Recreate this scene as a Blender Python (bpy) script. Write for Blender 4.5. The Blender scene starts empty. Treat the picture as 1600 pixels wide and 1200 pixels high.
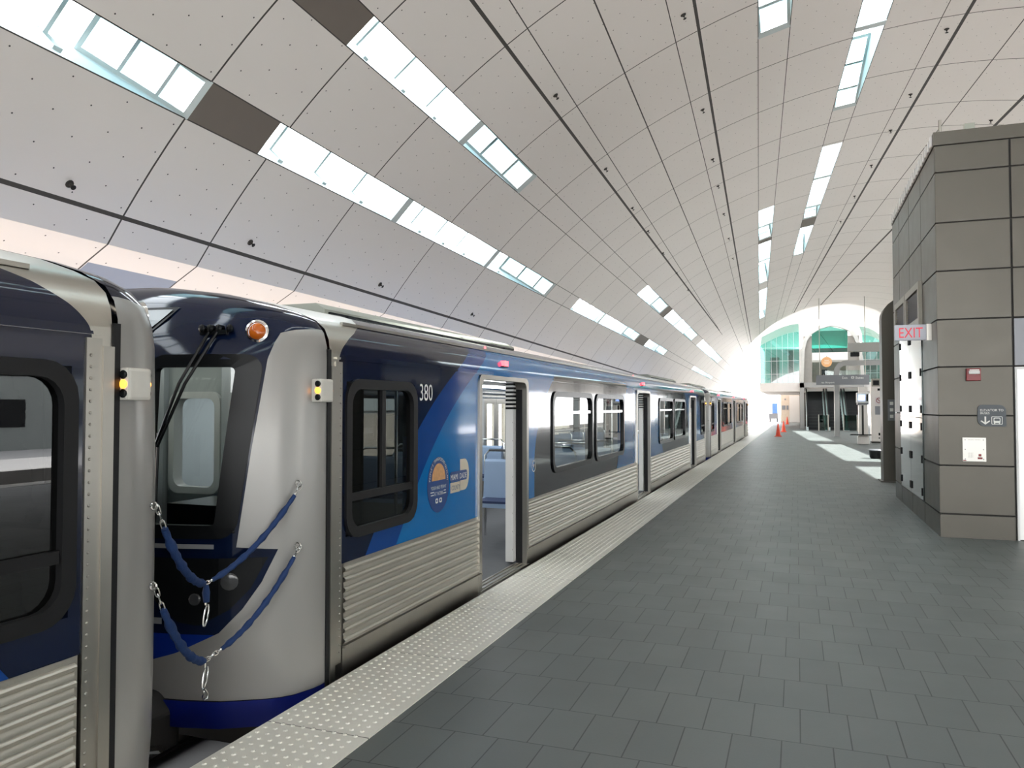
import bpy, bmesh, math, random
from math import sin, cos, pi, radians, sqrt, atan2, degrees
from mathutils import Vector, Matrix
random.seed(7)
S = bpy.context.scene
COL = S.collection

# ------------------------------------------------------------------ camera, sky, sun, exposure
cam_data = bpy.data.cameras.new('camera')
cam_data.sensor_width = 36.0
cam_data.lens = 36.0 * 1210.0 / 1600.0
cam_data.clip_start = 0.05; cam_data.clip_end = 1500
cam = bpy.data.objects.new('camera', cam_data); COL.objects.link(cam)
cam.location = (0, 0, 1.65)
cam.rotation_euler = (radians(90) + math.atan(35 / 1210.0), 0, radians(20.19))
S.camera = cam

world = bpy.data.worlds.new('sky'); S.world = world; world.use_nodes = True
wn = world.node_tree; wn.nodes.clear()
w_out = wn.nodes.new('ShaderNodeOutputWorld'); w_bg = wn.nodes.new('ShaderNodeBackground')
w_sky = wn.nodes.new('ShaderNodeTexSky'); w_sky.sky_type = 'NISHITA'; w_sky.sun_disc = False
w_sky.sun_elevation = radians(50); w_sky.sun_rotation = radians(90); w_sky.air_density = 1.3; w_sky.dust_density = 4.0
w_bg.inputs['Strength'].default_value = 1.0
w_mix = wn.nodes.new('ShaderNodeMix'); w_mix.data_type = 'RGBA'         # thin bright cloud over the clear sky
w_mix.inputs[0].default_value = .88; w_mix.inputs[7].default_value = (3.3, 3.35, 3.4, 1)
wn.links.new(w_sky.outputs[0], w_mix.inputs[6]); wn.links.new(w_mix.outputs[2], w_bg.inputs[0]); wn.links.new(w_bg.outputs[0], w_out.inputs[0])

sun_data = bpy.data.lights.new('sun', 'SUN'); sun_data.energy = 10.0; sun_data.angle = radians(0.6); sun_data.color = (1, .975, .94)
sun = bpy.data.objects.new('sun', sun_data); COL.objects.link(sun)
sun.rotation_euler = (0, radians(40), radians(-3))      # shines from +x, 50 degrees high

S.view_settings.view_transform = 'Standard'
S.view_settings.look = 'None'
S.view_settings.gamma = 1.0
S.view_settings.use_curve_mapping = False
S.view_settings.exposure = 1.4
S.cycles.max_bounces = 10; S.cycles.diffuse_bounces = 6; S.cycles.glossy_bounces = 5
S.cycles.transparent_max_bounces = 16; S.cycles.caustics_reflective = False; S.cycles.caustics_refractive = False
S.cycles.use_denoising = True; S.cycles.sample_clamp_indirect = 6.0

# ------------------------------------------------------------------ node helpers and materials
class NT:
    def __init__(s, name):
        s.m = bpy.data.materials.new(name); s.m.use_nodes = True; s.t = s.m.node_tree
        s.p = s.t.nodes['Principled BSDF']; s.o = s.t.nodes['Material Output']
    def n(s, typ, **k):
        x = s.t.nodes.new(typ)
        for a, b in k.items(): setattr(x, a, b)
        return x
    def l(s, a, b): s.t.links.new(a, b)
    def math(s, op, a, b=None, c=None):
        x = s.n('ShaderNodeMath', operation=op)
        for i, v in enumerate((a, b, c)):
            if v is None: continue
            if isinstance(v, (int, float)): x.inputs[i].default_value = v
            else: s.l(v, x.inputs[i])
        return x.outputs[0]
    def mix(s, f, a, b):
        x = s.n('ShaderNodeMix', data_type='RGBA')
        for k, v in ((0, f), (6, a), (7, b)):
            if isinstance(v, (int, float)): x.inputs[k].default_value = v
            elif isinstance(v, tuple): x.inputs[k].default_value = (*v, 1)
            else: s.l(v, x.inputs[k])
        return x.outputs[2]
    def obj(s):
        c = s.n('ShaderNodeTexCoord'); x = s.n('ShaderNodeSeparateXYZ'); s.l(c.outputs['Object'], x.inputs[0])
        return c.outputs['Object'], x.outputs[0], x.outputs[1], x.outputs[2]
    def noise(s, vec, scale, detail=3.0, rough=.55):
        x = s.n('ShaderNodeTexNoise'); x.inputs['Scale'].default_value = scale; x.inputs['Detail'].default_value = detail
        x.inputs['Roughness'].default_value = rough
        if vec is not None: s.l(vec, x.inputs['Vector'])
        return x.outputs[0]
    def bump(s, h, st, dist=.01):
        x = s.n('ShaderNodeBump'); x.inputs['Strength'].default_value = st; x.inputs['Distance'].default_value = dist
        s.l(h, x.inputs['Height']); s.l(x.outputs[0], s.p.inputs['Normal'])
    def set(s, col=None, rough=None, metal=None, **k):
        if col is not None:
            if isinstance(col, tuple): s.p.inputs['Base Color'].default_value = (*col, 1)
            else: s.l(col, s.p.inputs['Base Color'])
        if rough is not None:
            if isinstance(rough, (int, float)): s.p.inputs['Roughness'].default_value = rough
            else: s.l(rough, s.p.inputs['Roughness'])
        if metal is not None:
            if isinstance(metal, (int, float)): s.p.inputs['Metallic'].default_value = metal
            else: s.l(metal, s.p.inputs['Metallic'])
        for a, b in k.items(): s.p.inputs[a.replace('_', ' ')].default_value = b
        return s

def plain(name, col, rough=.5, metal=0.0, var=.12, vscale=4.0, bump=0.0, bscale=60.0):
    t = NT(name); vec, x, y, z = t.obj()
    nz = t.noise(vec, vscale)
    dark = tuple(c * (1 - var) for c in col); lite = tuple(min(1, c * (1 + var)) for c in col)
    t.set(t.mix(nz, dark, lite), rough, metal)
    if bump: t.bump(t.noise(vec, bscale, 4), bump, .005)
    return t.m

def emit(name, col, st, base=(.5, .5, .5)):
    t = NT(name); t.set(base, .4)
    t.p.inputs['Emission Color'].default_value = (*col, 1); t.p.inputs['Emission Strength'].default_value = st
    return t.m

def glass(name, tint, refl=.08, rough=.0, gcol=(1, 1, 1)):
    t = NT(name); t.t.nodes.remove(t.p)
    tr = t.n('ShaderNodeBsdfTransparent'); tr.inputs[0].default_value = (*tint, 1)
    gl = t.n('ShaderNodeBsdfGlossy'); gl.inputs['Roughness'].default_value = rough; gl.inputs[0].default_value = (*gcol, 1)
    lw = t.n('ShaderNodeLayerWeight'); lw.inputs[0].default_value = .5
    mx = t.n('ShaderNodeMixShader')
    f2 = t.math('ADD', t.math('MULTIPLY', t.math('POWER', lw.outputs['Facing'], 5.0), 1 - refl), refl)
    t.l(f2, mx.inputs[0]); t.l(tr.outputs[0], mx.inputs[1]); t.l(gl.outputs[0], mx.inputs[2]); t.l(mx.outputs[0], t.o.inputs[0])
    return t.m

M = {}
M['steel'] = plain('stainless_steel', (.43, .41, .37), .33, 1.0, .10, 3.0, .06, 40)
M['rib_steel'] = plain('fluted_stainless', (.47, .445, .39), .36, .75, .10, 2.0, .05, 30)
M['shell'] = plain('silver_fibreglass', (.36, .355, .34), .22, .35, .05, 2.0)
M['rubber'] = plain('black_rubber', (.010, .010, .011), .5)
M['rubber'].node_tree.nodes['Principled BSDF'].inputs['Specular IOR Level'].default_value = .25
M['black'] = plain('black_enamel', (.008, .009, .010), .25)
M['black'].node_tree.nodes['Principled BSDF'].inputs['Specular IOR Level'].default_value = .15
M['under'] = plain('dirty_underframe', (.02, .02, .02), .8, 0, .4, 6)
M['white'] = plain('white_enamel', (.72, .72, .70), .4, 0, .04)
M['lightbox'] = plain('grey_lamp_housing', (.62, .60, .55), .45, 0, .05)
M['interior'] = plain('interior_panel', (.55, .58, .60), .45, 0, .05)
M['cabgrey'] = plain('cab_lining', (.42, .45, .44), .6, 0, .06)
M['carfloor'] = plain('rubber_car_floor', (.10, .105, .11), .7, 0, .15, 10)
M['seatblue'] = plain('pale_blue_seat_shell', (.36, .48, .66), .4, 0, .05)
M['seatdark'] = plain('navy_seat_cushion', (.03, .05, .13), .6)
M['chrome'] = plain('polished_chrome', (.75, .75, .74), .12, 1.0, .05)
M['hvac'] = plain('grey_green_roof_unit', (.36, .38, .33), .55, .2, .08, 3)
M['amber'] = emit('lit_amber_lamp', (1.0, .35, .03), 2.0, (.8, .3, .02))
M['amber_lens'] = NT('amber_lens').set((.55, .12, .01), .15).m
M['redlamp'] = emit('lit_red_lamp', (1.0, .05, .06), 3.0, (.6, .02, .02))
M['cab_fill'] = emit('cab_fill_glow', (1.0, .98, .94), .7, (.8, .8, .8))  # fill glow, invented to brighten the cab behind the windscreen
M['trainlamp'] = emit('train_ceiling_tube', (.96, .98, 1.0), 3.0, (.9, .9, .9))
M['dest_glass'] = plain('grey_destination_glass', (.20, .23, .24), .08, 0, .1, 2)
M['lamp_glass'] = plain('dark_lamp_glass', (.06, .062, .065), .12)
M['cabsidegl'] = glass('dark_cab_side_glass', (.055, .06, .06), .07)
M['strap'] = plain('blue_webbing', (.006, .032, .125), .75, 0, .25, 25, .5, 90)
M['cargl'] = glass('tinted_car_glass', (.30, .33, .32), .09)
M['cabgl'] = glass('windscreen_glass', (.62, .68, .66), .06)
M['clear'] = glass('clear_glass', (.86, .94, .92), .05)
M['decal_white'] = plain('white_vinyl', (.80, .80, .76), .45, 0, .03)
M['decal_cream'] = plain('cream_vinyl', (.62, .56, .45), .45, 0, .05)
M['decal_orange'] = plain('orange_vinyl', (.62, .33, .14), .45, 0, .3, 30)
M['decal_navy'] = plain('navy_vinyl', (.008, .05, .20), .35)
M['blue_skirt'] = plain('royal_blue_paint', (.004, .012, .16), .3)

def paint_material():
    t = NT('blue_livery_paint'); vec, x, y, z = t.obj()
    s = t.math('SUBTRACT', 10.36, t.math('ABSOLUTE', y))
    dz = t.math('MAXIMUM', t.math('SUBTRACT', z, .66), 0.0)
    f = t.math('ADD', t.math('MULTIPLY', dz, .8), t.math('MULTIPLY', t.math('POWER', dz, 3.0), .2))
    b1 = t.math('GREATER_THAN', s, t.math('ADD', f, .43))
    b2 = t.math('GREATER_THAN', s, t.math('ADD', f, .85))
    up = t.math('MAXIMUM', t.math('SUBTRACT', z, 1.0), 0.0)
    g = t.math('MULTIPLY', t.math('MULTIPLY', up, up), .75)
    d1 = t.math('GREATER_THAN', s, t.math('ADD', g, 3.96))
    d2 = t.math('LESS_THAN', s, t.math('ADD', t.math('MULTIPLY', t.math('SUBTRACT', z, .7), .6), 8.1))
    low = t.math('LESS_THAN', z, 2.02)
    dark = t.math('MULTIPLY', t.math('MULTIPLY', d1, d2), low)
    sv = t.math('MAXIMUM', t.math('SUBTRACT', z, 1.93), 0.0)
    silver = t.math('LESS_THAN', s, t.math('ADD', t.math('MULTIPLY', t.math('MULTIPLY', sv, sv), 6.0), .10))
    roof = t.math('GREATER_THAN', z, 2.205)
    c = t.mix(b1, (.0035, .0085, .032), (.004, .05, .25))
    c = t.mix(b2, c, (.005, .155, .45))
    c = t.mix(dark, c, (.003, .005, .010))
    c = t.mix(roof, c, (.0035, .0085, .032))
    c = t.mix(silver, c, (.50, .48, .43))
    t.set(c, t.math('ADD', t.math('MULTIPLY', silver, .25), .08), silver)
    t.p.inputs['Coat Weight'].default_value = .2; t.p.inputs['Specular IOR Level'].default_value = .4; t.p.inputs['Coat Roughness'].default_value = .02
    t.bump(t.noise(vec, 1.7, 2), .10, .02)
    return t.m
M['paint'] = paint_material()

def nose_material():
    t = NT('cab_end_paint'); vec, x, y, z = t.obj()
    ax = t.math('ABSOLUTE', x)
    fc = t.n('ShaderNodeFloatCurve'); cv = fc.mapping.curves[0]
    pts = [(.0, .0), (.09, 0.0), (.19, .70), (.25, .90), (.37, 1.15), (.50, 1.26), (.65, 1.35), (.835, 1.42), (.845, 1.228), (.9, 1.235), (1.4, 1.292), (1.93, 1.358), (2.08, 1.39), (2.17, 1.60), (2.5, 1.6)]
    while len(cv.points) < len(pts): cv.points.new(.5, .5)
    for p, (a, b) in zip(cv.points, pts): p.location = (a / 2.5, b / 1.6); p.handle_type = 'VECTOR'
    fc.mapping.update()
    t.l(t.math('DIVIDE', z, 2.5), fc.inputs['Value'])
    xb = t.math('MULTIPLY', fc.outputs[0], 1.6)
    mask = t.math('LESS_THAN', ax, xb)
    blue = t.math('MULTIPLY', mask, t.math('LESS_THAN', z, .36))
    band1 = t.math('MULTIPLY', t.math('LESS_THAN', t.math('ABSOLUTE', t.math('SUBTRACT', z, .855)), .013), t.math('LESS_THAN', ax, 1.12))
    band2 = t.math('MULTIPLY', t.math('LESS_THAN', t.math('ABSOLUTE', t.math('SUBTRACT', z, .43)), .018), t.math('LESS_THAN', ax, .82))
    c = t.mix(mask, (.34, .333, .318), (.0035, .009, .032))
    c = t.mix(blue, c, (.004, .028, .25))
    c = t.mix(t.math('MAXIMUM', band1, band2), c, (.30, .31, .32))
    t.set(c, t.math('ADD', .08, t.math('MULTIPLY', t.math('SUBTRACT', 1.0, mask), .20)), t.math('MULTIPLY', t.math('SUBTRACT', 1.0, mask), .25))
    t.p.inputs['Coat Weight'].default_value = .05; t.p.inputs['Specular IOR Level'].default_value = .28
    t.bump(t.noise(vec, 2.2, 2), .06, .02)
    return t.m
M['nose'] = nose_material()

# ------------------------------------------------------------------ mesh builder
class MB:
    def __init__(s): s.v = []; s.f = []; s.mi = []; s.uv = []
    def add(s, vs, fs, mi=0):
        k = len(s.v); s.v += [tuple(v) for v in vs]
        for f in fs: s.f.append(tuple(i + k for i in f)); s.mi.append(mi)
        return s
    def quad(s, a, b, c, d, mi=0): return s.add([a, b, c, d], [(0, 1, 2, 3)], mi)
    def box(s, x0, x1, y0, y1, z0, z1, mi=0):
        return s.add([(x0, y0, z0), (x1, y0, z0), (x1, y1, z0), (x0, y1, z0), (x0, y0, z1), (x1, y0, z1), (x1, y1, z1), (x0, y1, z1)],
              [(0, 3, 2, 1), (4, 5, 6, 7), (0, 1, 5, 4), (1, 2, 6, 5), (2, 3, 7, 6), (3, 0, 4, 7)], mi)
    def prism(s, poly, mp, a, b, mi=0):
        n = len(poly)
        vs = [mp(p[0], p[1], a) for p in poly] + [mp(p[0], p[1], b) for p in poly]
        fs = [tuple(range(n)), tuple(range(2 * n - 1, n - 1, -1))] + [(i, i + n, (i + 1) % n + n, (i + 1) % n) for i in range(n)]
        return s.add(vs, fs, mi)
    def ring(s, outer, inner, mp, a, b, mi=0):
        n = len(outer)
        vs = [mp(*p, a) for p in outer] + [mp(*p, a) for p in inner] + [mp(*p, b) for p in outer] + [mp(*p, b) for p in inner]
        fs = []
        for i in range(n):
            j = (i + 1) % n
            fs += [(i, j, j + n, i + n), (i + 2 * n, i + 3 * n, j + 3 * n, j + 2 * n), (i, i + 2 * n, j + 2 * n, j), (i + n, j + n, j + 3 * n, i + 3 * n)]
        return s.add(vs, fs, mi)
    def tube(s, pts, r, n=8, closed=False, mi=0, cap=True):
        pts = [Vector(p) for p in pts]; N = len(pts); vs = []
        prev = None
        for i, p in enumerate(pts):
            if closed: d = pts[(i + 1) % N] - pts[i - 1]
            else: d = pts[min(i + 1, N - 1)] - pts[max(i - 1, 0)]
            d.normalize()
            if prev is None:
                u = d.orthogonal().normalized()
            else:
                u = (prev - d * prev.dot(d)).normalized()
            prev = u; w = d.cross(u)
            rr = r[i] if isinstance(r, (list, tuple)) else r
            for k in range(n):
                a = 2 * pi * k / n; vs.append(p + (u * cos(a) + w * sin(a)) * rr)
        fs = []
        for i in range(N if closed else N - 1):
            for k in range(n):
                a = i * n + k; b = i * n + (k + 1) % n; i2 = (i + 1) % N
                fs.append((a, b, i2 * n + (k + 1) % n, i2 * n + k))
        if cap and not closed: fs += [tuple(range(n))[::-1], tuple(range((N - 1) * n, N * n))]
        return s.add(vs, fs, mi)
    def lathe(s, prof, mp, n=20, mi=0):
        vs = []; m = len(prof)
        for k in range(n):
            a = 2 * pi * k / n
            for r, h in prof: vs.append(mp(r * cos(a), r * sin(a), h))
        fs = []
        for k in range(n):
            for i in range(m - 1):
                fs.append((k * m + i, ((k + 1) % n) * m + i, ((k + 1) % n) * m + i + 1, k * m + i + 1))
        if prof[0][0] > 1e-5: fs.append(tuple(k * m for k in range(n))[::-1])
        if prof[-1][0] > 1e-5: fs.append(tuple(k * m + m - 1 for k in range(n)))
        return s.add(vs, fs, mi)
    def text(s, string, size, mp, depth=0.0, mi=0, align='LEFT', spacing=1.0, sx=1.0):
        c = bpy.data.curves.new('t', 'FONT'); c.body = string; c.size = size; c.align_x = align; c.space_character = spacing; c.resolution_u = 3
        o = bpy.data.objects.new('t', c); COL.objects.link(o)
        dg = bpy.context.evaluated_depsgraph_get(); me = bpy.data.meshes.new_from_object(o.evaluated_get(dg))
        s.add([mp(v.co.x * sx, v.co.y, depth) for v in me.vertices], [tuple(p.vertices) for p in me.polygons], mi)
        bpy.data.meshes.remove(me); bpy.data.objects.remove(o); bpy.data.curves.remove(c)
        return s
    def build(s, name, mats, parent=None, smooth=None, bevel=0.0, fix=True):
        me = bpy.data.meshes.new(name); me.from_pydata(s.v, [], s.f)
        if not isinstance(mats, (list, tuple)): mats = [mats]
        for m in mats: me.materials.append(M[m] if isinstance(m, str) else m)
        me.polygons.foreach_set('material_index', s.mi)
        if s.uv:
            l = me.uv_layers.new(name='uv')
            for p in me.polygons:
                for q, li in enumerate(p.loop_indices): l.data[li].uv = s.uv[p.index][q]
        if fix or smooth or bevel:
            bm = bmesh.new(); bm.from_mesh(me)
            if smooth or bevel: bmesh.ops.remove_doubles(bm, verts=bm.verts, dist=1e-5)
            if fix: bmesh.ops.recalc_face_normals(bm, faces=bm.faces)
            if bevel:
                es = [e for e in bm.edges if len(e.link_faces) == 2 and e.calc_face_angle(0) > .6]
                bmesh.ops.bevel(bm, geom=es, offset=bevel, segments=2, affect='EDGES', profile=.6)
            if smooth:
                for f in bm.faces: f.smooth = True
                for e in bm.edges:
                    if len(e.link_faces) == 2 and e.calc_face_angle(0) > radians(smooth): e.smooth = False
            bm.to_mesh(me); bm.free()
        o = bpy.data.objects.new(name, me); COL.objects.link(o)
        if parent: o.parent = parent
        return o

def rrect(a0, a1, b0, b1, r, n=5):
    out = []
    for (ca, cb, st) in ((a1 - r, b1 - r, 0), (a0 + r, b1 - r, 90), (a0 + r, b0 + r, 180), (a1 - r, b0 + r, 270)):
        for k in range(n + 1):
            t = radians(st + 90 * k / n); out.append((ca + r * cos(t), cb + r * sin(t)))
    return out
XYZ = lambda a, b, c: (a, b, c)
def on_x(X): return lambda a, b, c: (X + c, a, b)          # plane facing +x : a->y, b->z, c outward
def on_my(Y): return lambda a, b, c: (a, Y - c, b)         # plane facing -y : a->x, b->z, c outward

def tag(o, label=None, cat=None, group=None, kind=None):
    if label: o['label'] = label
    if cat: o['category'] = cat
    if group: o['group'] = group
    if kind: o['kind'] = kind
    return o
def empty(name, loc, label=None, cat=None, group=None, rz=0, kind=None):
    o = bpy.data.objects.new(name, None); COL.objects.link(o); o.location = loc; o.rotation_euler = (0, 0, rz); o.empty_display_size = .2
    return tag(o, label, cat, group, kind)
def copy_tree(o, parent=None):
    c = o.copy(); COL.objects.link(c)
    if parent: c.parent = parent
    for ch in list(o.children): copy_tree(ch, c)
    return c

# ------------------------------------------------------------------ vault
VC = (2.7, -3.65); VR = 12.0                    # axis (x, z) and radius of the canopy
def vpt(al, y, r=VR):
    a = radians(al); return (VC[0] - r * cos(a), y, VC[1] + r * sin(a))
# longitudinal seams: (name, angle at y=0, degrees per metre, seam width)
VL = [('A2', 36.42, -.063, .012), ('A', 38.28, -.0979, .05), ('S1L', 44.32, -.0839, .014), ('S1U', 46.71, -.0999, .014),
      ('S2L', 52.37, -.1114, .014), ('S2U', 54.49, -.1018, .014), ('B', 58.95, -.0924, .05), ('Bt', 61.10, -.1369, .016), ('M', 65.81, -.1612, .022),
      ('Bt2', 70.38, -.1785, .016), ('B2', 72.48, -.1987, .05), ('S3L', 77.24, -.2191, .014), ('S3U', 80.0, -.2353, .014), ('S4L', 85.84, -.2683, .014),
      ('S4U', 88.40, -.2808, .014), ('Ct', 93.3, -.315, .014), ('C', 95.54, -.3431, .06), ('E', 100.93, -.3900, .02), ('D', 106.72, -.4092, .07),
      ('S5L', 118.9, -.21, .014), ('S5U', 123.5, -.21, .014), ('F', 132.0, -.12, .05), ('G', 143.6, 0.0, .012)]
LI = {n: i for i, (n, a, b, w) in enumerate(VL)}
def lal(name, y): _, a, b, w = VL[LI[name]]; return a + b * y
def rim(al): return 54.4 + .0135 * (al - 87) ** 2
VY0 = -26.0
joints = [-24.8, -22.6, -20.4, -18.2, -16.0, -13.8, -11.6, -9.4, -7.2, -5.1, -2.9, -.7, 1.7, 4.2, 6.33, 7.67, 9.69, 12.42, 14.9, 17.0, 19.15, 20.7, 22.9, 25.2, 27.5, 29.8]
while joints[-1] < 86: joints.append(joints[-1] + 2.4)
# openings per strip: (y0, y1, slope length at far end, dividers)   covers: closed dark panels
OPEN = {'S1': [(-14, -6.5, 2.4, [-10]), (-3.5, 6.35, 1.1, [1.7]), (7.5, 19.1, 2.6, [10.85, 14.83]), (21.6, 31.6, 2.4, [25.0, 28.9]), (33.8, 39.6, 2.6, [36.6]), (51.7, 66.0, 3, [56.0, 61.0])],
        'S2': [(-12, -5, 2.4, [-8]), (-2.0, 5.0, 1.4, [1.2]), (7.5, 13.6, 2.4, [10.8]), (26.2, 31.4, 1.6, [28.9]), (32.6, 43.0, 2.6, [35.6, 39.2]), (45.7, 61.0, 3, [50.0, 55.0])],
        'S3': [(-12, -3, 2.4, [-8]), (2.0, 13.65, 2.4, [7.0, 10.5]), (25.2, 29.5, 1.5, [27.4]), (30.1, 39.0, 2.4, [33.4]), (41.0, 52.6, 2.4, [45.0, 49.0])],
        'S4': [(-10, 0, 2.4, [-5]), (4.0, 18.4, 2.5, [9.2, 14.6]), (20.85, 28.4, 1.6, [23.6, 26.8]), (29.7, 34.8, 1.8, [])],
        'S5': [(18.4, 23.8, .8, []), (25.2, 37.0, .8, []), (39.4, 56.0, .8, [47.4])]}
COVER = {'S1': [(6.35, 7.5), (31.6, 33.8)], 'S2': [(5.0, 7.5), (31.4, 32.6)], 'S3': [(29.5, 30.1)], 'S4': [(28.4, 29.7)], 'S5': []}

def ceiling_panel_material():
    t = NT('perforated_white_aluminium'); uv = t.n('ShaderNodeUVMap'); uv.uv_map = 'uv'
    sp = t.n('ShaderNodeSeparateXYZ'); t.l(uv.outputs[0], sp.inputs[0])
    u, v = sp.outputs[0], sp.outputs[1]
    def dots(pu, pv, ou, ov, rad):
        row = t.math('FLOOR', t.math('DIVIDE', t.math('ADD', v, ov), pv))
        sh = t.math('MULTIPLY', t.math('MODULO', row, 2.0), pu * .5)
        du = t.math('SUBTRACT', t.math('FRACT', t.math('DIVIDE', t.math('ADD', t.math('ADD', u, ou), sh), pu)), .5)
        dv = t.math('SUBTRACT', t.math('FRACT', t.math('DIVIDE', t.math('ADD', v, ov), pv)), .5)
        du = t.math('MULTIPLY', du, pu); dv = t.math('MULTIPLY', dv, pv)
        r2 = t.math('ADD', t.math('MULTIPLY', du, du), t.math('MULTIPLY', dv, dv))
        return t.math('LESS_THAN', r2, rad * rad)
    d = dots(.36, .30, 10.0, 20.0, .0085)
    o = t.n('ShaderNodeTexCoord')
    nz = t.noise(o.outputs['Object'], .35, 2)
    c = t.mix(nz, (.73, .71, .68), (.79, .77, .74))
    c = t.mix(d, c, (.05, .05, .05))
    t.set(c, t.math('ADD', t.math('MULTIPLY', t.noise(o.outputs['Object'], .8, 2), .12), .38), .15)
    t.bump(t.noise(o.outputs['Object'], .9, 2), .12, .05)
    return t.m
M['ceiling'] = ceiling_panel_material()
M['seam'] = plain('dark_ceiling_joint', (.045, .043, .04), .7)
M['cover'] = plain('taupe_cover_panel', (.17, .15, .13), .5, .2, .08, 2)
M['bluepanel'] = plain('blue_grey_panel', (.22, .28, .38), .5, .1, .05, 2)
M['well'] = plain('pale_skylight_lining', (.46, .56, .58), .45, .1, .06, 1.5)
M['wellframe'] = plain('skylight_frame', (.58, .66, .66), .4, .2, .05)
def frosted():
    t = NT('frosted_translucent_panel'); vec, x, y, z = t.obj()
    c = t.mix(t.noise(vec, 14, 4), (.40, .62, .66), (.52, .72, .75))
    t.set(c, .35)
    tr = t.n('ShaderNodeBsdfTranslucent'); t.l(c, tr.inputs[0]); mx = t.n('ShaderNodeMixShader'); mx.inputs[0].default_value = .45
    t.l(t.p.outputs[0], mx.inputs[1]); t.l(tr.outputs[0], mx.inputs[2]); t.l(mx.outputs[0], t.o.inputs[0])
    return t.m
M['frost'] = frosted()
M['skyglass'] = glass('skylight_glass', (.93, .97, .97), .04)

def build_vault():
    ys = set([VY0]); fine = []
    for js in joints: ys.add(js - .011); ys.add(js + .011)
    for k in OPEN:
        for (a, b, s, dv) in OPEN[k]: ys.add(a); ys.add(b)
        for (a, b) in COVER[k]: ys.add(a); ys.add(b)
    y = VY0
    while y < 92: ys.add(round(y, 3)); y += 1.3
    ys = sorted(ys)
    out = [ys[0]]
    for q in ys[1:]:
        if q - out[-1] > .004: out.append(q)
    ys = out
    isj = lambda a, b: any(abs((a + b) / 2 - js) < .011 for js in joints)
    m = MB()
    def cell(fL, fU, y0, y1, u0, u1, mi):
        aL0, aU0, aL1, aU1 = fL(y0), fU(y0), fL(y1), fU(y1)
        p = []
        for (al, yy, u) in ((aL0, y0, u0), (aU0, y0, u1), (aU1, y1, u1), (aL1, y1, u0)):
            yc = min(yy, rim(al)); p.append((vpt(al, yc), (u, yc)))
        if (p[3][1][1] - p[0][1][1]) < 1e-4 and (p[2][1][1] - p[1][1][1]) < 1e-4: return
        m.add([q[0] for q in p], [(0, 1, 2, 3)], mi); m.uv.append([q[1] for q in p])
    for i in range(len(VL) - 1):
        nL, aL, bL, wL = VL[i]; nU, aU, bU, wU = VL[i + 1]
        hw = degrees(wL / 2 / VR); hu = degrees(wU / 2 / VR)
        strip = nL[:2] if nL in ('S1L', 'S2L', 'S3L', 'S4L', 'S5L') else None
        n = max(1, int((aU - aL) / 1.3)) if not strip else 1
        fL = lambda y, aL=aL, bL=bL, hw=hw: aL + bL * y + (hw if i else 0)
        fU = lambda y, aU=aU, bU=bU, hu=hu: aU + bU * y - hu
        if i > 0:
            for y0, y1 in zip(ys[:-1], ys[1:]):
                cell(lambda y: aL + bL * y - hw, fL, y0, y1, 0, wL, 1)
        for y0, y1 in zip(ys[:-1], ys[1:]):
            yc = (y0 + y1) / 2; mi = 1 if isj(y0, y1) else 0
            if strip:
                if any(a < yc < b for (a, b, s, d) in OPEN[strip]): continue
                if any(a < yc < b for (a, b) in COVER[strip]): mi = 2
            for k in range(n):
                g0 = lambda y, k=k: fL(y) + (fU(y) - fL(y)) * k / n
                g1 = lambda y, k=k: fL(y) + (fU(y) - fL(y)) * (k + 1) / n
                W = radians(aU - aL) * VR
                cell(g0, g1, y0, y1, W * k / n, W * (k + 1) / n, mi)
    # the eaves: the skin kicks outwards below the last seam, on both sides
    for side, nm, sg in (('left', 'A2', -1), ('right', 'G', 1)):
        for y0, y1 in zip(ys[:-1], ys[1:]):
            if y0 > 86: break
            mi = 1 if isj(y0, y1) else 0
            a0, a1 = lal(nm, y0), lal(nm, y1)
            P0, P1 = Vector(vpt(a0, y0)), Vector(vpt(a1, y1))
            prev = (P0, P1)
            for k, (dx, dz, mk) in enumerate(((.30, -.17, 0), (.95, -.56, 0), (.97, -.75, 0))):
                Q0, Q1 = P0 + Vector((sg * dx, 0, dz)), P1 + Vector((sg * dx, 0, dz))
                mm = 3 if (k == 1 and side == 'left' and 6.36 < (y0 + y1) / 2 < 7.64) else mi
                m.add([prev[0], Q0, Q1, prev[1]], [(0, 1, 2, 3)], mm)
                m.uv.append([(0, y0), (dx, y0), (dx, y1), (0, y1)]); prev = (Q0, Q1)
    o = m.build('ceiling', ['ceiling', 'seam', 'cover', 'bluepanel'], fix=False)
    for p in o.data.polygons: p.use_smooth = True
    tag(o, 'white perforated aluminium barrel vault canopy over the platform', kind='structure')
    return o
build_vault()

def second_canopy():
    m = MB(); als = [62 + 81.0 * k / 36 for k in range(37)]; yy = [58 + 2.1 * k for k in range(21)]
    for y0, y1 in zip(yy[:-1], yy[1:]):
        for a0, a1 in zip(als[:-1], als[1:]):
            if 70 < y0 < 76 and (84 < a0 < 87 or 92 < a0 < 95): continue
            for (p0, p1, mi, u) in ((y0, y0 + .03, 1, 0), (y0 + .03, y1, 0, 0)):
                m.add([vpt(a0, p0, 12.7), vpt(a1, p0, 12.7), vpt(a1, p1, 12.7), vpt(a0, p1, 12.7)], [(0, 1, 2, 3)], mi)
                w = radians(a1 - a0) * 12.7; m.uv.append([(0, p0), (w, p0), (w, p1), (0, p1)])
    o = m.build('ceiling', ['ceiling', 'seam'], fix=False)
    for p in o.data.polygons: p.use_smooth = True
    tag(o, 'white canopy over the far concourse beyond the end of the platform vault', kind='structure')
second_canopy()

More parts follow.
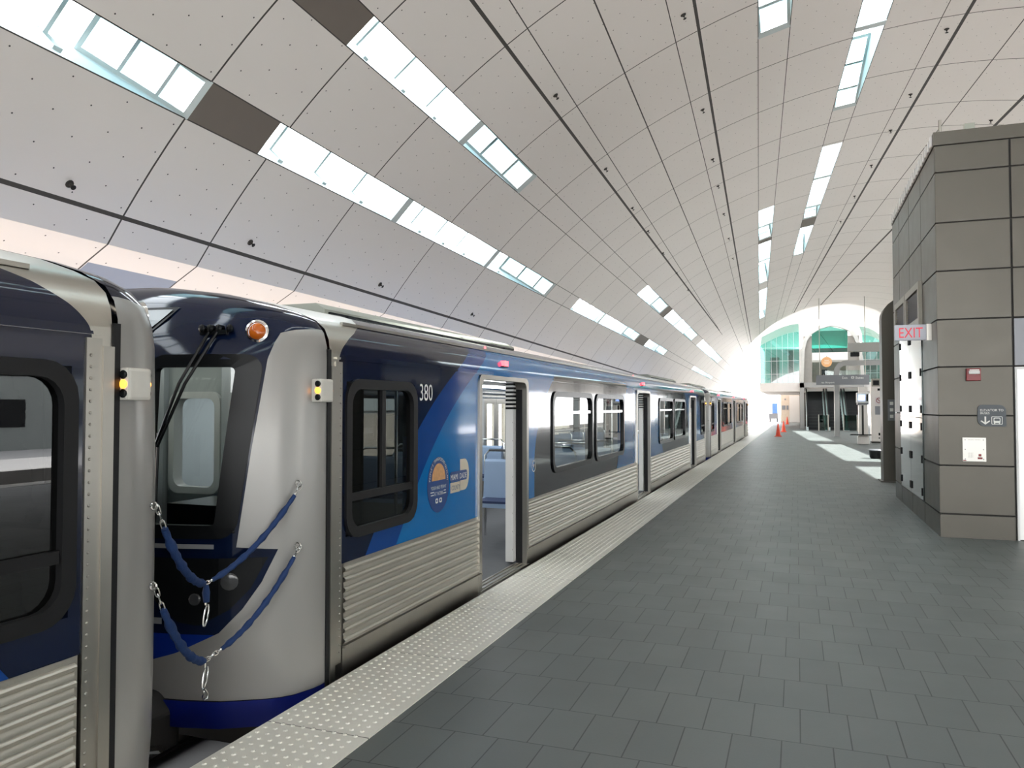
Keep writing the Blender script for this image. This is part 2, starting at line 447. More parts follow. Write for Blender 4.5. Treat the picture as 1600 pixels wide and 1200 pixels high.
def build_skylights():
    n = 1
    for st in ('S1', 'S2', 'S3', 'S4', 'S5'):
        for (a, b, sl, divs) in OPEN[st]:
            root = empty('window_%d' % n, (0, 0, 0), kind='structure'); n += 1
            H = .45; L = lambda y: lal(st + 'L', y); U = lambda y: lal(st + 'U', y)
            m = MB(); N = max(2, int((b - a) / 1.2))
            yy = [a + (b - a) * k / N for k in range(N + 1)]
            for y0, y1 in zip(yy[:-1], yy[1:]):
                m.quad(vpt(L(y0), y0), vpt(L(y1), y1), vpt(L(y1), y1, VR + H), vpt(L(y0), y0, VR + H))
                m.quad(vpt(U(y0), y0), vpt(U(y1), y1), vpt(U(y1), y1, VR + H), vpt(U(y0), y0, VR + H))
            m.quad(vpt(L(a), a), vpt(U(a), a), vpt(U(a), a, VR + H), vpt(L(a), a, VR + H))
            m.build('light_well', 'well', root, fix=False)
            m = MB()                                    # sloping end panel, framed
            e = b - sl
            def sp(t, w, off=0.0):
                y = b + (e - b) * t; al = L(y) + (U(y) - L(y)) * w
                return vpt(al, y, VR + H * t + off)
            for t0, t1 in ((.06, .30), (.33, .64), (.67, .96)):
                m.quad(sp(t0, .1), sp(t1, .1), sp(t1, .9), sp(t0, .9), 0)
            for (t0, t1, w0, w1) in ((0, 1, 0, .1), (0, 1, .9, 1), (0, .06, .1, .9), (.30, .33, .1, .9), (.64, .67, .1, .9), (.96, 1, .1, .9)):
                m.quad(sp(t0, w0, -.01), sp(t1, w0, -.01), sp(t1, w1, -.01), sp(t0, w1, -.01), 1)
            m.build('end_panel', ['frost', 'wellframe'], root, fix=False)
            m = MB()                                    # glazing bars at the outer face, hangers down the lower side
            def bar(y, w, r0, r1, w0=0., w1=1.):
                for rr in (r0, r1):
                    m.quad(*[vpt(L(q) + (U(q) - L(q)) * ww, q, rr) for q, ww in ((y - w, w0), (y + w, w0), (y + w, w1), (y - w, w1))])
                for s_ in (-w, w):
                    m.quad(*[vpt(L(y + s_) + (U(y + s_) - L(y + s_)) * ww, y + s_, rr) for ww, rr in ((w0, r0), (w1, r0), (w1, r1), (w0, r1))])
            y = a + .55
            while y < e - .1:
                bar(y, .022, VR + H - .10, VR + H - .02)
                bar(y, .045, VR + .12, VR + H - .02, 0.0, .07)
                y += .98
            for dd in divs: bar(dd, .085, VR - .015, VR + .09); bar(dd, .03, VR + .12, VR + H - .02)
            m.build('glazing_bars', 'wellframe', root, fix=False)
            m = MB()
            for y0, y1 in zip(yy[:-1], yy[1:]):
                m.quad(vpt(L(y0), y0, VR + H), vpt(U(y0), y0, VR + H), vpt(U(y1), y1, VR + H), vpt(L(y1), y1, VR + H))
            m.build('pane', 'skyglass', root, fix=False)
build_skylights()

# ------------------------------------------------------------------ platform, tracks, ground
def platform_material():
    t = NT('slate_pavers'); vec, x, y, z = t.obj()
    br = t.n('ShaderNodeTexBrick'); t.l(vec, br.inputs['Vector'])
    br.offset = .37; br.offset_frequency = 2; br.squash = 1.0
    br.inputs['Color1'].default_value = (0, 0, 0, 1); br.inputs['Color2'].default_value = (1, 1, 1, 1); br.inputs['Mortar'].default_value = (.5, .5, .5, 1)
    br.inputs['Scale'].default_value = 1.0; br.inputs['Mortar Size'].default_value = .0035; br.inputs['Mortar Smooth'].default_value = .1
    br.inputs['Brick Width'].default_value = .235; br.inputs['Row Height'].default_value = .455
    nz = t.noise(vec, 2.0, 5); n2 = t.noise(vec, 90.0, 4)
    c = t.mix(br.outputs['Color'], (.086, .100, .097), (.114, .129, .124))
    c = t.mix(t.math('MULTIPLY', nz, .55), c, (.138, .150, .143))
    c = t.mix(t.math('MULTIPLY', n2, .25), c, (.07, .08, .08))
    c = t.mix(br.outputs['Fac'], c, (.032, .036, .036))
    t.set(c, t.math('ADD', t.math('MULTIPLY', nz, .2), .38))
    h = t.math('SUBTRACT', t.math('MULTIPLY', n2, .25), br.outputs['Fac'])
    t.bump(h, .35, .004)
    return t.m
M['pavers'] = platform_material()
M['concrete'] = plain('pale_concrete', (.40, .395, .385), .85, 0, .1, .8, .2, 30)
M['warm_ground'] = plain('warm_bounce_ground', (.56, .45, .37), .9, 0, .1, .5)  # warm tint put in for the light it bounces up into the canopy
M['white_ground'] = plain('bright_concrete_apron', (.46, .455, .45), .9, 0, .08, .5)
M['ballast'] = plain('track_slab', (.16, .155, .15), .9, 0, .25, 2, .4, 20)
M['rail'] = plain('rail_steel', (.35, .32, .30), .4, 1.0)
def tactile_material():
    t = NT('cream_tactile_tile'); vec, x, y, z = t.obj()
    nz = t.noise(vec, 3.0, 4)
    fr = t.math('FRACT', t.math('DIVIDE', t.math('ADD', y, 40.0), 1.24))
    j = t.math('LESS_THAN', fr, .006)
    c = t.mix(nz, (.68, .665, .59), (.77, .755, .685)); c = t.mix(j, c, (.12, .11, .1))
    t.set(c, .5); t.bump(t.noise(vec, 150, 3), .15, .002)
    return t.m
M['tactile'] = tactile_material()

MB().box(-2.01, 9.6, -28, 88, -.35, 0.0).build('floor', 'pavers')['kind'] = 'structure'
o = MB().box(-2.58, 9.9, -28, 88, -1.25, -.351).build('platform_edge', 'concrete'); o['kind'] = 'structure'
def tactile(x0, x1, name):
    m = MB(); m.box(x0, x1, -28, 88, -.35, .006)
    y = -1.0; p = .062
    sgn = []
    if x0 < 0:
        y = 1.6
        while y < 34:
            step = p if y < 16 else p
            x = x0 + .035
            while x < x1 - .02:
                r = .0135; h = .0055
                n = 6 if y < 8 else 4
                k = len(m.v); b = [(x + r * cos(2 * pi * q / n), y + r * sin(2 * pi * q / n), .006) for q in range(n)]
                tp = [(x + .6 * r * cos(2 * pi * q / n), y + .6 * r * sin(2 * pi * q / n), .006 + h) for q in range(n)]
                m.add(b + tp, [(q, (q + 1) % n, n + (q + 1) % n, n + q) for q in range(n)] + [tuple(range(n, 2 * n))])
                x += p
            y += step
    o = m.build(name, 'tactile', fix=False); o['kind'] = 'structure'
    return o
tactile(-2.61, -2.01, 'trim_1'); tactile(9.6, 10.2, 'trim_2')
for nm, x0, x1 in (('track_bed', -7.9, -2.55), ('track_bed', 9.9, 15.0)):
    o = MB().box(x0, x1, -40, 260, -1.45, -1.2).build(nm, 'ballast'); o['kind'] = 'structure'
for nm, xc in (('track', -4.225), ('track', 11.9)):
    root = empty(nm, (xc, 0, -1.2), kind='structure')
    for q in (-.72, .72):
        m = MB(); m.box(q - .035, q + .035, -40, 260, .06, .13); m.box(q - .012, q + .012, -40, 260, .02, .06); m.box(q - .07, q + .07, -40, 260, 0, .02)
        m.build('rail', 'rail', root)
    m = MB(); m.box(-1.75, -1.45, -40, 260, .25, .33); m.box(-1.64, -1.56, -40, 260, 0, .25); m.build('contact_rail', 'concrete', root)
o = MB().box(-160, -7.9, -40, 400, -1.5, -1.2).build('ground', 'warm_ground'); o['kind'] = 'structure'
o = MB().box(15.0, 160, -40, 400, -1.5, -1.2).build('ground', 'white_ground'); o['kind'] = 'structure'
o = MB().box(14.6, 14.9, -40, 200, -1.45, -.1).build('added_parapet', 'concrete'); o['kind'] = 'structure'  # unseen parapet, added against bright light and reflections from the right
o = MB().box(-2.55, 9.9, 88, 400, -1.5, -1.2).build('ground', 'concrete'); o['kind'] = 'structure'

def far_block(name, x0, x1, y0, y1, h, lab):  # unseen blocks, added to darken the reflections in the train's side
    root = empty(name, ((x0 + x1) / 2, (y0 + y1) / 2, -1.2), lab, 'blocker', 'unseen blockers added to dim reflections in the train')
    W, L_ = (x1 - x0) / 2, (y1 - y0) / 2
    MB().box(-W, W, -L_, L_, 0, h).build('wall', 'far_wall', root)
    MB().box(-W - .2, W + .2, -L_ - .2, L_ + .2, h, h + .3).build('roof', 'far_wall', root)
    n = int(L_ / 2.5)
    for k in range(n):
        y = -L_ + 2 + k * 5
        for z in (1.5, 4.8): MB().box(-W - .05, -W + .05, y, y + 2.6, z, z + 1.8).build('window', 'black', root)
M['far_wall'] = plain('blocker_grey', (.22, .24, .23), .8, 0, .15, .2)
far_block('blocker', 42, 52, -30, 8, 7.6, 'added unseen low grey building beyond the right hand track, behind the camera side')
far_block('blocker', 42, 52, 12, 60, 8.4, 'added unseen long low grey building beyond the right hand track, level with the elevator tower')
far_block('blocker', 43, 54, 66, 130, 7.8, 'added unseen low grey building beyond the right hand track, past the escalators')

# ------------------------------------------------------------------ metro cars (local: +y along the train, +x to the platform, z = 0 at platform level)
LS = 10.36; HW = 1.525; ZT = 1.98
ROOF = [(1.525, 1.98), (1.515, 2.06), (1.485, 2.13), (1.42, 2.185), (1.30, 2.235), (1.1, 2.30), (.8, 2.37), (.4, 2.425), (0, 2.45)]
def mirror_s(a, b): return [(-LS + a, -LS + b), (LS - b, LS - a)]
WIN_CAB = mirror_s(.19, 1.13); WIN_A = mirror_s(4.62, 6.50); WIN_B = mirror_s(6.70, 8.60)
DOORS = mirror_s(2.41, 3.66) + [(-.625, .625)]
def make_car():
    root = empty('metro_car', (-4.225, 0, 0))
    wins = sorted(WIN_CAB + WIN_A + WIN_B); doors = sorted(DOORS)
    # painted side walls with openings
    for sg in (1, -1):
        m = MB()
        yb = sorted(set([-LS, LS] + [q for w in wins for q in w] + [q for d in doors for q in d]))
        zb = [.66, .82, .88, 1.81, 1.93, ZT]
        def hole(y, z):
            for w in WIN_CAB:
                if w[0] < y < w[1] and .82 < z < 1.81: return True
            for w in WIN_A + WIN_B:
                if w[0] < y < w[1] and .88 < z < 1.81: return True
            for d in doors:
                if d[0] < y < d[1] and z < 1.93: return True
            return False
        for y0, y1 in zip(yb[:-1], yb[1:]):
            for z0, z1 in zip(zb[:-1], zb[1:]):
                if not hole((y0 + y1) / 2, (z0 + z1) / 2):
                    m.box(sg * HW, sg * (HW - .10), y0, y1, z0, z1); m.mi[-3] = 1
        m.build('side_wall', ['paint', 'interior'], root)
        # fluted lower panels and plain sill, between the doors
        segs = []; c = -LS + .14
        for d in doors + [(LS - .14, None)]:
            segs.append((c, d[0])); c = d[1]
        for (y0, y1) in segs:
            m = MB(); prof = []; z = .66; n = 8; ph = (.66 - .15) / n
            for k in range(n):
                zt = .66 - k * ph
                prof += [(.004, zt), (.004, zt - ph * .40), (.014, zt - ph * .46), (.020, zt - ph * .60), (.017, zt - ph * .80), (.007, zt - ph * .87), (.001, zt - ph * .92)]
            prof.append((.004, .15))
            vs = []
            for yy in (y0 + .02, y1 - .02): vs += [(sg * (HW + px), yy, pz) for px, pz in prof]
            k = len(prof)
            m.add(vs, [(i, i + 1, k + i + 1, k + i) for i in range(k - 1)])
            m.box(sg * (HW - .05), sg * (HW - .004), y0, y1, .15, .66)
            m.build('fluted_panel', 'rib_steel', root, smooth=40)
            m = MB(); m.box(sg * (HW - .05), sg * (HW + .012), y0, y1, -.02, .148); m.box(sg * (HW - .05), sg * (HW + .002), y0, y1, -.26, -.02)
            m.box(sg * (HW - .05), sg * (HW + .03), y0, y1, .135, .15)
            m.build('sill_panel', 'steel', root)
        # corner posts with rivets, rail under the cornice
        for e in (-1, 1):
            m = MB(); m.box(sg * (HW - .06), sg * (HW + .008), e * (LS - .13), e * (LS - .055), .05, 1.93)
            m.box(sg * (HW - .06), sg * (HW + .016), e * (LS - .055), e * LS, -.20, 1.9)
            for q in range(38):
                z = .12 + q * .047
                m.lathe([(.007, 0), (.005, .004), (0, .005)], lambda a, b, c: (sg * (HW + .008 + c), e * (LS - .11) + a, z + b), 6)
            m.build('corner_post', 'steel', root)
            m = MB(); m.box(sg * (HW - .06), sg * (HW + .010), e * LS, e * (LS + .035), -.20, 2.0)
            m.build('gasket', 'rubber', root)
        m = MB(); m.box(sg * (HW), sg * (HW + .012), -LS + .06, LS - .06, 1.945, 1.958); m.build('cornice_rail', 'paint', root)
        # windows
        def window(w, z0, z1, cab):
            y0, y1 = w; fr = MB()
            out = rrect(y0 - .02, y1 + .02, z0 - .02, z1 + .02, .15); inn = rrect(y0 + .045, y1 - .045, z0 + .045, z1 - .045, .11)
            fr.ring(out, inn, lambda a, b, c: (sg * (HW + c), a, b), -.04, .018)
            f = fr.build('window_frame', 'rubber' if cab else 'black', root, smooth=50)
            if cab:
                b = MB(); yc = (y0 + y1) / 2
                b.box(sg * (HW - .03), sg * (HW + .006), yc - .025, yc + .025, z0 + .27, z1 - .05)
                b.box(sg * (HW - .03), sg * (HW + .010), y0 + .05, y1 - .05, z0 + .22, z0 + .27)
                b.build('glazing_bar', 'rubber', f)
            else:
                b = MB(); b.box(sg * (HW - .03), sg * (HW + .004), y0 + .04, y1 - .04, 1.555, 1.59)
                b.build('transom', 'chrome', f)
            p = MB(); p.quad(*[(sg * (HW - .015), a, b) for a, b in ((y0 + .03, z0 + .03), (y1 - .03, z0 + .03), (y1 - .03, z1 - .03), (y0 + .03, z1 - .03))])
            p.build('pane', 'cabsidegl' if cab else 'cargl', f, fix=False)
        for w in WIN_CAB: window(w, .82, 1.81, True)
        for w in WIN_A + WIN_B: window(w, .88, 1.81, False)
        # doorways
        for d in doors:
            y0, y1 = d; m = MB()
            out = [(y0 - .055, -.03), (y0 - .055, 1.87)] + [(y0 - .055 + .07 * (1 - cos(radians(t))), 1.87 + .07 * sin(radians(t))) for t in (30, 60, 90)] + \
                  [(y1 + .055 - .07 * (1 - cos(radians(t))), 1.87 + .07 * sin(radians(t))) for t in (90, 60, 30)] + [(y1 + .055, 1.87), (y1 + .055, -.03)]
            inn = [(y0 + .01, -.03), (y0 + .01, 1.82)] + [(y0 + .01 + .08 * (1 - cos(radians(t))), 1.82 + .08 * sin(radians(t))) for t in (30, 60, 90)] + \
                  [(y1 - .01 - .08 * (1 - cos(radians(t))), 1.82 + .08 * sin(radians(t))) for t in (90, 60, 30)] + [(y1 - .01, 1.82), (y1 - .01, -.03)]
            n = len(out)
            A = lambda p, c: (sg * (HW + c), p[0], p[1])
            vs = [A(p, .02) for p in out] + [A(p, .02) for p in inn] + [A(p, -.10) for p in out] + [A(p, -.10) for p in inn]
            fs = []
            for i in range(n - 1):
                j = i + 1
                fs += [(i, j, n + j, n + i), (2 * n + i, 3 * n + i, 3 * n + j, 2 * n + j), (n + i, n + j, 3 * n + j, 3 * n + i), (i, 2 * n + i, 2 * n + j, j)]
            m.add(vs, fs); m.build('door_frame', 'steel', root, smooth=40)
            m = MB(); m.box(sg * (HW - .14), sg * (HW + .03), y0 - .05, y1 + .05, -.05, -.008)
            for q in range(3): m.box(sg * (HW - .11 + .05 * q), sg * (HW - .09 + .05 * q), y0, y1, -.008, .002)
            m.build('threshold', 'steel', root)
            if sg > 0:
                m = MB()                                   # leaf slid back into its pocket, only its edge shows
                m.box(HW - .19, HW - .105, y1 - .09, y1 + .02, .02, 1.93, 0)
                for q in range(7): m.box(HW - .188, HW - .103, y1 - .094, y1 + .0, 1.62 + q * .042, 1.642 + q * .042, 1)
                for q in range(8): m.lathe([(.007, 0), (0, .005)], lambda a, b, c: (HW - .11 + a * .3, y1 - .09 - c, .15 + q * .19 + b), 6, 1)
                lf = m.build('door_leaf', ['white', 'black'], root)
                MB().box(HW - .10, HW - .03, y1 - .012, y1 + .01, .0, 1.90).build('rubber_edge', 'rubber', lf)
            else:
                for a, b in ((y0, (y0 + y1) / 2), ((y0 + y1) / 2, y1)):
                    m = MB(); m.box(-(HW - .06), -(HW - .10), a + .005, b - .005, 0, .85); m.box(-(HW - .06), -(HW - .10), a + .005, b - .005, 1.70, 1.93)
                    m.box(-(HW - .06), -(HW - .10), a + .005, a + .13, .85, 1.70); m.box(-(HW - .06), -(HW - .10), b - .13, b - .005, .85, 1.70)
                    lf = m.build('door_leaf', 'steel', root)
                    MB().quad(*[(-(HW - .08), p, q) for p, q in ((a + .13, .85), (b - .13, .85), (b - .13, 1.70), (a + .13, 1.70))]).build('pane', 'cargl', lf, fix=False)
            yc = (y0 + y1) / 2
            m = MB(); m.box(sg * (HW - .02), sg * (HW + .022), yc - .05, yc + .05, 2.045, 2.095, 0)
            mk = m.build('marker_lamp', 'redlamp', root)
            m = MB(); m.box(sg * (HW - .02), sg * (HW + .016), yc - .065, yc + .065, 2.035, 2.046); m.build('lamp_bracket', 'black', mk)
            m = MB(); m.lathe([(.03, 0), (.03, .025), (.015, .04), (0, .042)], lambda a, b, c: (sg * 1.36, yc - .1 + b, 2.195 + a * .3 + c), 10); m.build('marker_lamp', 'redlamp', root)
    # roof
    m = MB(); pr = ROOF + [(-x, z) for x, z in ROOF[-2::-1]]; n = len(pr)
    ysr = [-LS + 2 * LS * k / 10 for k in range(11)]
    for y in ysr: m.v += [(x, y, z) for x, z in pr]
    for k in range(10):
        for i in range(n - 1): m.f.append((k * n + i, k * n + i + 1, (k + 1) * n + i + 1, (k + 1) * n + i)); m.mi.append(0)
    m.build('roof', 'paint', root, smooth=30)
    for sg in (1, -1):
        m = MB(); m.box(sg * 1.425, sg * 1.40, -LS + .3, LS - .3, 2.185, 2.205); m.build('rain_gutter', 'steel', root)
    for e in (-1, 1):
        m = MB(); m.prism([(-.78, 2.30), (.78, 2.30), (.78, 2.41), (.70, 2.46), (-.70, 2.46), (-.78, 2.41)], lambda a, b, c: (a, c, b), e * (LS - 5.35), e * (LS - 1.05))
        h = m.build('roof_unit', 'hvac', root)
        m = MB()
        for sg in (-1, 1):
            m.box(sg * .78, sg * .80, e * (LS - 5.3), e * (LS - 1.1), 2.375, 2.39)
            for q in range(5): m.box(sg * .78, sg * .81, e * (LS - 1.4 - q * .9) - .06, e * (LS - 1.4 - q * .9) + .06, 2.35, 2.38)
        m.build('latch_rail', 'black', h)
    # interior
    m = MB(); m.box(-1.42, 1.42, -LS, LS, -.05, 0.0); m.build('car_floor', 'carfloor', root)
    m = MB(); m.box(-1.42, 1.42, -LS, LS, 2.0, 2.03); m.build('car_ceiling', 'interior', root)
    for sg in (-1, 1):
        m = MB(); m.box(sg * .62, sg * .80, -LS + 1.4, LS - 1.4, 1.965, 1.995); m.build('ceiling_lamp', 'trainlamp', root)
    m = MB()
    for sg in (-1, 1):
        m.tube([(sg * .75, -LS + 1.5, 1.80), (sg * .75, LS - 1.5, 1.80)], .016, 8)
        for d in doors:
            for q in (d[0] - .15, d[1] + .15): m.tube([(sg * .75, q, 0), (sg * .75, q, 1.98)], .016, 8)
    m.build('grab_rail', 'chrome', root, smooth=40)
    for sg in (-1, 1):
        for y in (-5.5, -4.5, -3.4, -2.4, 2.4, 3.4, 4.5, 5.5):
            e = -1 if y > 0 else 1
            m = MB()
            prof = [(0, .42), (.42, .40), (.46, .44), (.50, .95), (.46, .98), (.42, .95), (.38, .50), (.0, .47)]
            m.prism([(y + e * (a - .2), b) for a, b in prof], lambda a, b, c: (c, a, b), sg * .48, sg * 1.40)
            st = m.build('seat', 'seatblue', root)
            MB().box(sg * .52, sg * 1.36, min(y - e * .2, y + e * .18), max(y - e * .2, y + e * .18), .472, .50).build('seat_cushion', 'seatdark', st)
            m = MB(); yy = y + e * .29
            m.tube([(sg * .46, yy, .0), (sg * .46, yy, 1.02), (sg * .52, yy, 1.09), (sg * 1.3, yy, 1.09), (sg * 1.38, yy, 1.02), (sg * 1.38, yy, .4)], .016, 8)
            m.build('seat_frame', 'chrome', st, smooth=40)
    # cab ends
    ZL = [(-.02, 1.525, .93), (.15, 1.525, .98), (.43, 1.525, 1.0), (.84, 1.525, 1.0), (.93, 1.525, 1.0), (1.4, 1.525, .99), (1.92, 1.525, .95), (2.02, 1.522, .90), (2.10, 1.50, .83), (2.165, 1.45, .74), (2.235, 1.31, .68), (2.30, 1.10, .60), (2.37, .80, .46), (2.425, .42, .26), (2.45, .001, .0)]
    PL = [(1.0, 0.0), (1.0, .05), (.993, .12), (.965, .25), (.935, .315), (.892, .37), (.80, .455), (.75, .50), (.62, .555), (.49, .59), (.32, .625), (.15, .645), (0, .65)]
    for e in (-1, 1):
        row = PL + [(-x, y) for x, y in PL[-2::-1]]; n = len(row)
        m = MB()
        for (z, w, ex) in ZL: m.v += [(x * w, e * (LS + .03 + y * ex), z) for x, y in row]
        def scr(i, k):
            z0, z1 = ZL[k][0], ZL[k + 1][0]; xm = abs((row[i][0] + row[i + 1][0]) / 2)
            return z0 >= .929 and z1 <= 1.921 and .49 <= xm <= .80
        for k in range(len(ZL) - 1):
            for i in range(n - 1):
                if not scr(i, k): m.f.append((k * n + i, k * n + i + 1, (k + 1) * n + i + 1, (k + 1) * n + i)); m.mi.append(0)
        nose = m.build('cab_end', 'nose', root, smooth=35)
        def surf(x, z, off=0.0):                      # point on the cab end, off = outwards
            for (za, wa, ea), (zb, wb, eb) in zip(ZL[:-1], ZL[1:]):
                if za <= z <= zb: break
            t = (z - za) / (zb - za); w = wa + (wb - wa) * t; ex = ea + (eb - ea) * t
            q = min(abs(x) / w, 1.0)
            for (xa, ya), (xb, yb) in zip(PL[:-1], PL[1:]):
                if xb <= q <= xa: break
            tt = (q - xb) / (xa - xb) if xa > xb else 0
            y = yb + (ya - yb) * tt
            nx = (ya - yb) ; ny = (xa - xb) * w
            l = sqrt(nx * nx + ny * ny) or 1
            return Vector((x + math.copysign(1, x) * abs(nx) / l * off, e * (LS + .03 + y * ex + ny / l * off), z))
        m = MB(); row2 = [(1.525, 0)] + [(x * 1.525, y) for x, y in PL[2:]]; row2 = row2 + [(-x, y) for x, y in row2[-2::-1]]; n2 = len(row2)
        for z in (-.17, -.021): m.v += [(x, e * (LS + .03 + y * .96), z) for x, y in row2]
        for i in range(n2 - 1): m.f.append((i, i + 1, n2 + i + 1, n2 + i)); m.mi.append(0)
        m.build('skirt', 'blue_skirt', nose, smooth=35)
        for sg in (-1, 1):
            # windscreen frame follows the curved face
            def screen_frame(x0, x1, z0, z1, wd, r, nm, mat, off0, off1, par):
                out = rrect(x0, x1, z0, z1, r, 6); inn = rrect(x0 + wd * .7, x1 - wd * 1.75, z0 + wd, z1 - wd, max(.03, r - wd), 6)
                def dens(pl):
                    o_ = []
                    for i in range(len(pl)):
                        a, b = pl[i], pl[(i + 1) % len(pl)]
                        for q in range(3): o_.append((a[0] + (b[0] - a[0]) * q / 3, a[1] + (b[1] - a[1]) * q / 3))
                    return o_
                return MB().ring(dens(out), dens(inn), lambda a, b, c: tuple(surf(sg * (a - .115 * max(0, z1 - b) * (a - x0) / (x1 - x0)), b, c)), off0, off1).build(nm, mat, par, smooth=50)
            fr = screen_frame(.70, 1.345, .90, 1.95, .075, .10, 'windscreen_frame', 'black', -.03, .012, nose)
            m = MB(); nn = 8
            for q in range(nn + 1):
                x = .74 + (1.235 - .74) * q / nn
                m.v += [tuple(surf(sg * x, .93, -.012)), tuple(surf(sg * x, 1.40, -.012)), tuple(surf(sg * x, 1.92, -.012))]
            for q in range(nn):
                for k in (0, 1): m.f.append((q * 3 + k, q * 3 + 3 + k, q * 3 + 4 + k, q * 3 + 1 + k)); m.mi.append(0)
            m.build('windscreen', 'cabgl', fr, fix=False)
            # headlamp pocket with two lamps
            m = MB(); lo = [(.72, .62), (.80, .52), (.92, .43), (1.04, .41), (1.20, .50), (1.30, .62), (1.375, .785)]
            def zlow(x):
                for (xa, za), (xb, zb) in zip(lo[:-1], lo[1:]):
                    if xa <= x <= xb: return za + (zb - za) * (x - xa) / (xb - xa)
            NX, NZ = 26, 5
            for q in range(NX + 1):
                x = .72 + (1.375 - .72) * q / NX; zl = zlow(x)
                m.v += [tuple(surf(sg * x, zl + (.79 - zl) * k / NZ, .004)) for k in range(NZ + 1)]
            for q in range(NX):
                for k in range(NZ): a = q * (NZ + 1) + k; m.f.append((a, a + NZ + 1, a + NZ + 2, a + 1)); m.mi.append(0)
            hp = m.build('headlamp_lens', 'black', nose)
            for (hx, hz, hr) in ((1.20, .66, .05), (1.02, .56, .035)):
                c0 = surf(sg * hx, hz, .006); m = MB(); d = (surf(sg * hx, hz, .1) - c0).normalized(); u = d.orthogonal().normalized(); w = d.cross(u)
                m.lathe([(hr, 0), (hr, .006), (hr * .8, .010), (0, .004)], lambda a, b, c: tuple(c0 + u * a + w * b + d * c), 14); m.build('headlamp', 'lamp_glass', hp, smooth=40)
            # amber tail lamp high on the corner
            c0 = surf(sg * 1.28, 2.085, .0); d = Vector((sg * .35, e * .93, .12)).normalized(); u = d.orthogonal().normalized(); w = d.cross(u)
            m = MB(); m.lathe([(.068, -.04), (.068, .018), (.056, .022), (.052, .012), (.0, .012)], lambda a, b, c: tuple(c0 + u * a + w * b + d * c), 20); rg = m.build('tail_lamp', 'chrome', nose, smooth=40)
            m = MB(); m.lathe([(.051, .010), (.045, .024), (.025, .034), (0, .037)], lambda a, b, c: tuple(c0 + u * a + w * b + d * c), 20); m.build('lens', 'amber_lens', rg, smooth=60)
            # three-lamp box beside the gasket
            m = MB(); m.box(sg * (HW - .03), sg * (HW + .052), e * (LS + .037), e * (LS + .165), 1.675, 1.815); bx = m.build('lamp_box', 'lightbox', nose, bevel=.014)
            for q, zz in enumerate((1.785, 1.745, 1.705)):
                for yf, s2 in ((LS + .036, -1), (LS + .166, 1)):
                    m = MB(); m.lathe([(.019, -.004), (.019, .003), (.012, .006), (0, .007)], lambda a, b, c: (sg * (HW + .026) + a, e * (yf + s2 * c), zz + b), 12)
                    lp = m.build('lamp', 'amber' if q == 1 else 'black', bx)
            # anti-climber and hose below the corner
            m = MB(); m.prism([(.2, -.30), (.86, -.30), (.86, -.08), (.78, .02), (.6, .06), (.2, .06)], lambda a, b, c: (sg * a, e * (LS + .5 + c), b), 0, .24)
            ac = m.build('anti_climber', 'under', nose, bevel=.02)
            m = MB(); m.tube([(sg * .50, e * (LS + .70), -.30), (sg * .62, e * (LS + .75), -.27), (sg * .78, e * (LS + .76), -.25), (sg * .95, e * (LS + .73), -.22)], .022, 8); m.build('air_hose', 'chrome', ac, smooth=40)
            # eye bolts for the barrier chains
            for zz in (1.20, .84):
                b0 = surf(sg * 1.475, zz, 0)
                m = MB(); rr = [(b0 + Vector((sg * (.02 + .018 * cos(t)), 0, .018 * sin(t)))) for t in [k * pi / 6 for k in range(12)]]
                m.tube(rr, .005, 6, closed=True); m.lathe([(.010, -.02), (.010, .006)], lambda a, b, c: (b0.x + sg * c, b0.y + a, b0.z + b), 8); m.build('eye_bolt', 'chrome', nose)
        # centre door on the cab end with its window, wipers
        m = MB(); m.ring(rrect(-.50, .50, .30, 1.98, .08), rrect(-.46, .46, .34, 1.94, .06), lambda a, b, c: tuple(surf(a, b, c)), -.01, .012); cd = m.build('end_door_frame', 'black', nose)
        m = MB(); m.prism(rrect(-.33, .33, 1.0, 1.85, .06), lambda a, b, c: tuple(surf(a, b, c)), .0, .010); m.build('end_door_window', 'black', cd)
        m = MB()
        for q in (0, .05):
            a0 = surf(1.04 + q, 2.10, .035); a1 = surf(.93 + q * .6, 1.78, .06); a2 = surf(.79 + q * .3, 1.42, .05)
            m.tube([a0, a1, a2], .009, 6)
        m.tube([surf(.80, 1.50, .035), surf(.79, .95, .035)], .009, 6)
        for q in (-.05, .0, .05, .10): m.lathe([(.024, 0), (.024, .05), (.012, .06)], lambda a, b, c: tuple(surf(1.04 + q, 2.10, c) + Vector((a, 0, b))), 8)
        m.box(*sorted((.97, 1.16)), *sorted((surf(1.05, 2.08, .0).y - .01, surf(1.05, 2.08, .03).y)), 2.065, 2.09)
        m.build('windscreen_wiper', 'black', nose, smooth=40)
        # destination window over the end door
        def dest(z0, z1, w0, w1, off, nm, mat, par):
            m = MB(); NX, NZ = 16, 4
            for q in range(NX + 1):
                for k in range(NZ + 1):
                    z = z0 + (z1 - z0) * k / NZ; w = w0 + (w1 - w0) * k / NZ
                    m.v.append(tuple(surf((-1 + 2 * q / NX) * w or 1e-4, z, off) + Vector((0, 0, off * .8))))
            for q in range(NX):
                for k in range(NZ): a = q * (NZ + 1) + k; m.f.append((a, a + NZ + 1, a + NZ + 2, a + 1)); m.mi.append(0)
            return m.build(nm, mat, par, smooth=40)
        dw = dest(2.035, 2.245, .62, .745, .006, 'destination_window_frame', 'black', nose)
        dest(2.06, 2.225, .605, .71, .010, 'destination_window', 'dest_glass', dw)
        # cab partition and desk behind the windscreen
        m = MB(); Y = e * (LS - .55)
        m.box(-1.41, 1.41, Y, Y - e * .04, 0, 1.02, 0); m.box(-1.41, 1.41, Y, Y - e * .04, 1.74, 2.0, 0)
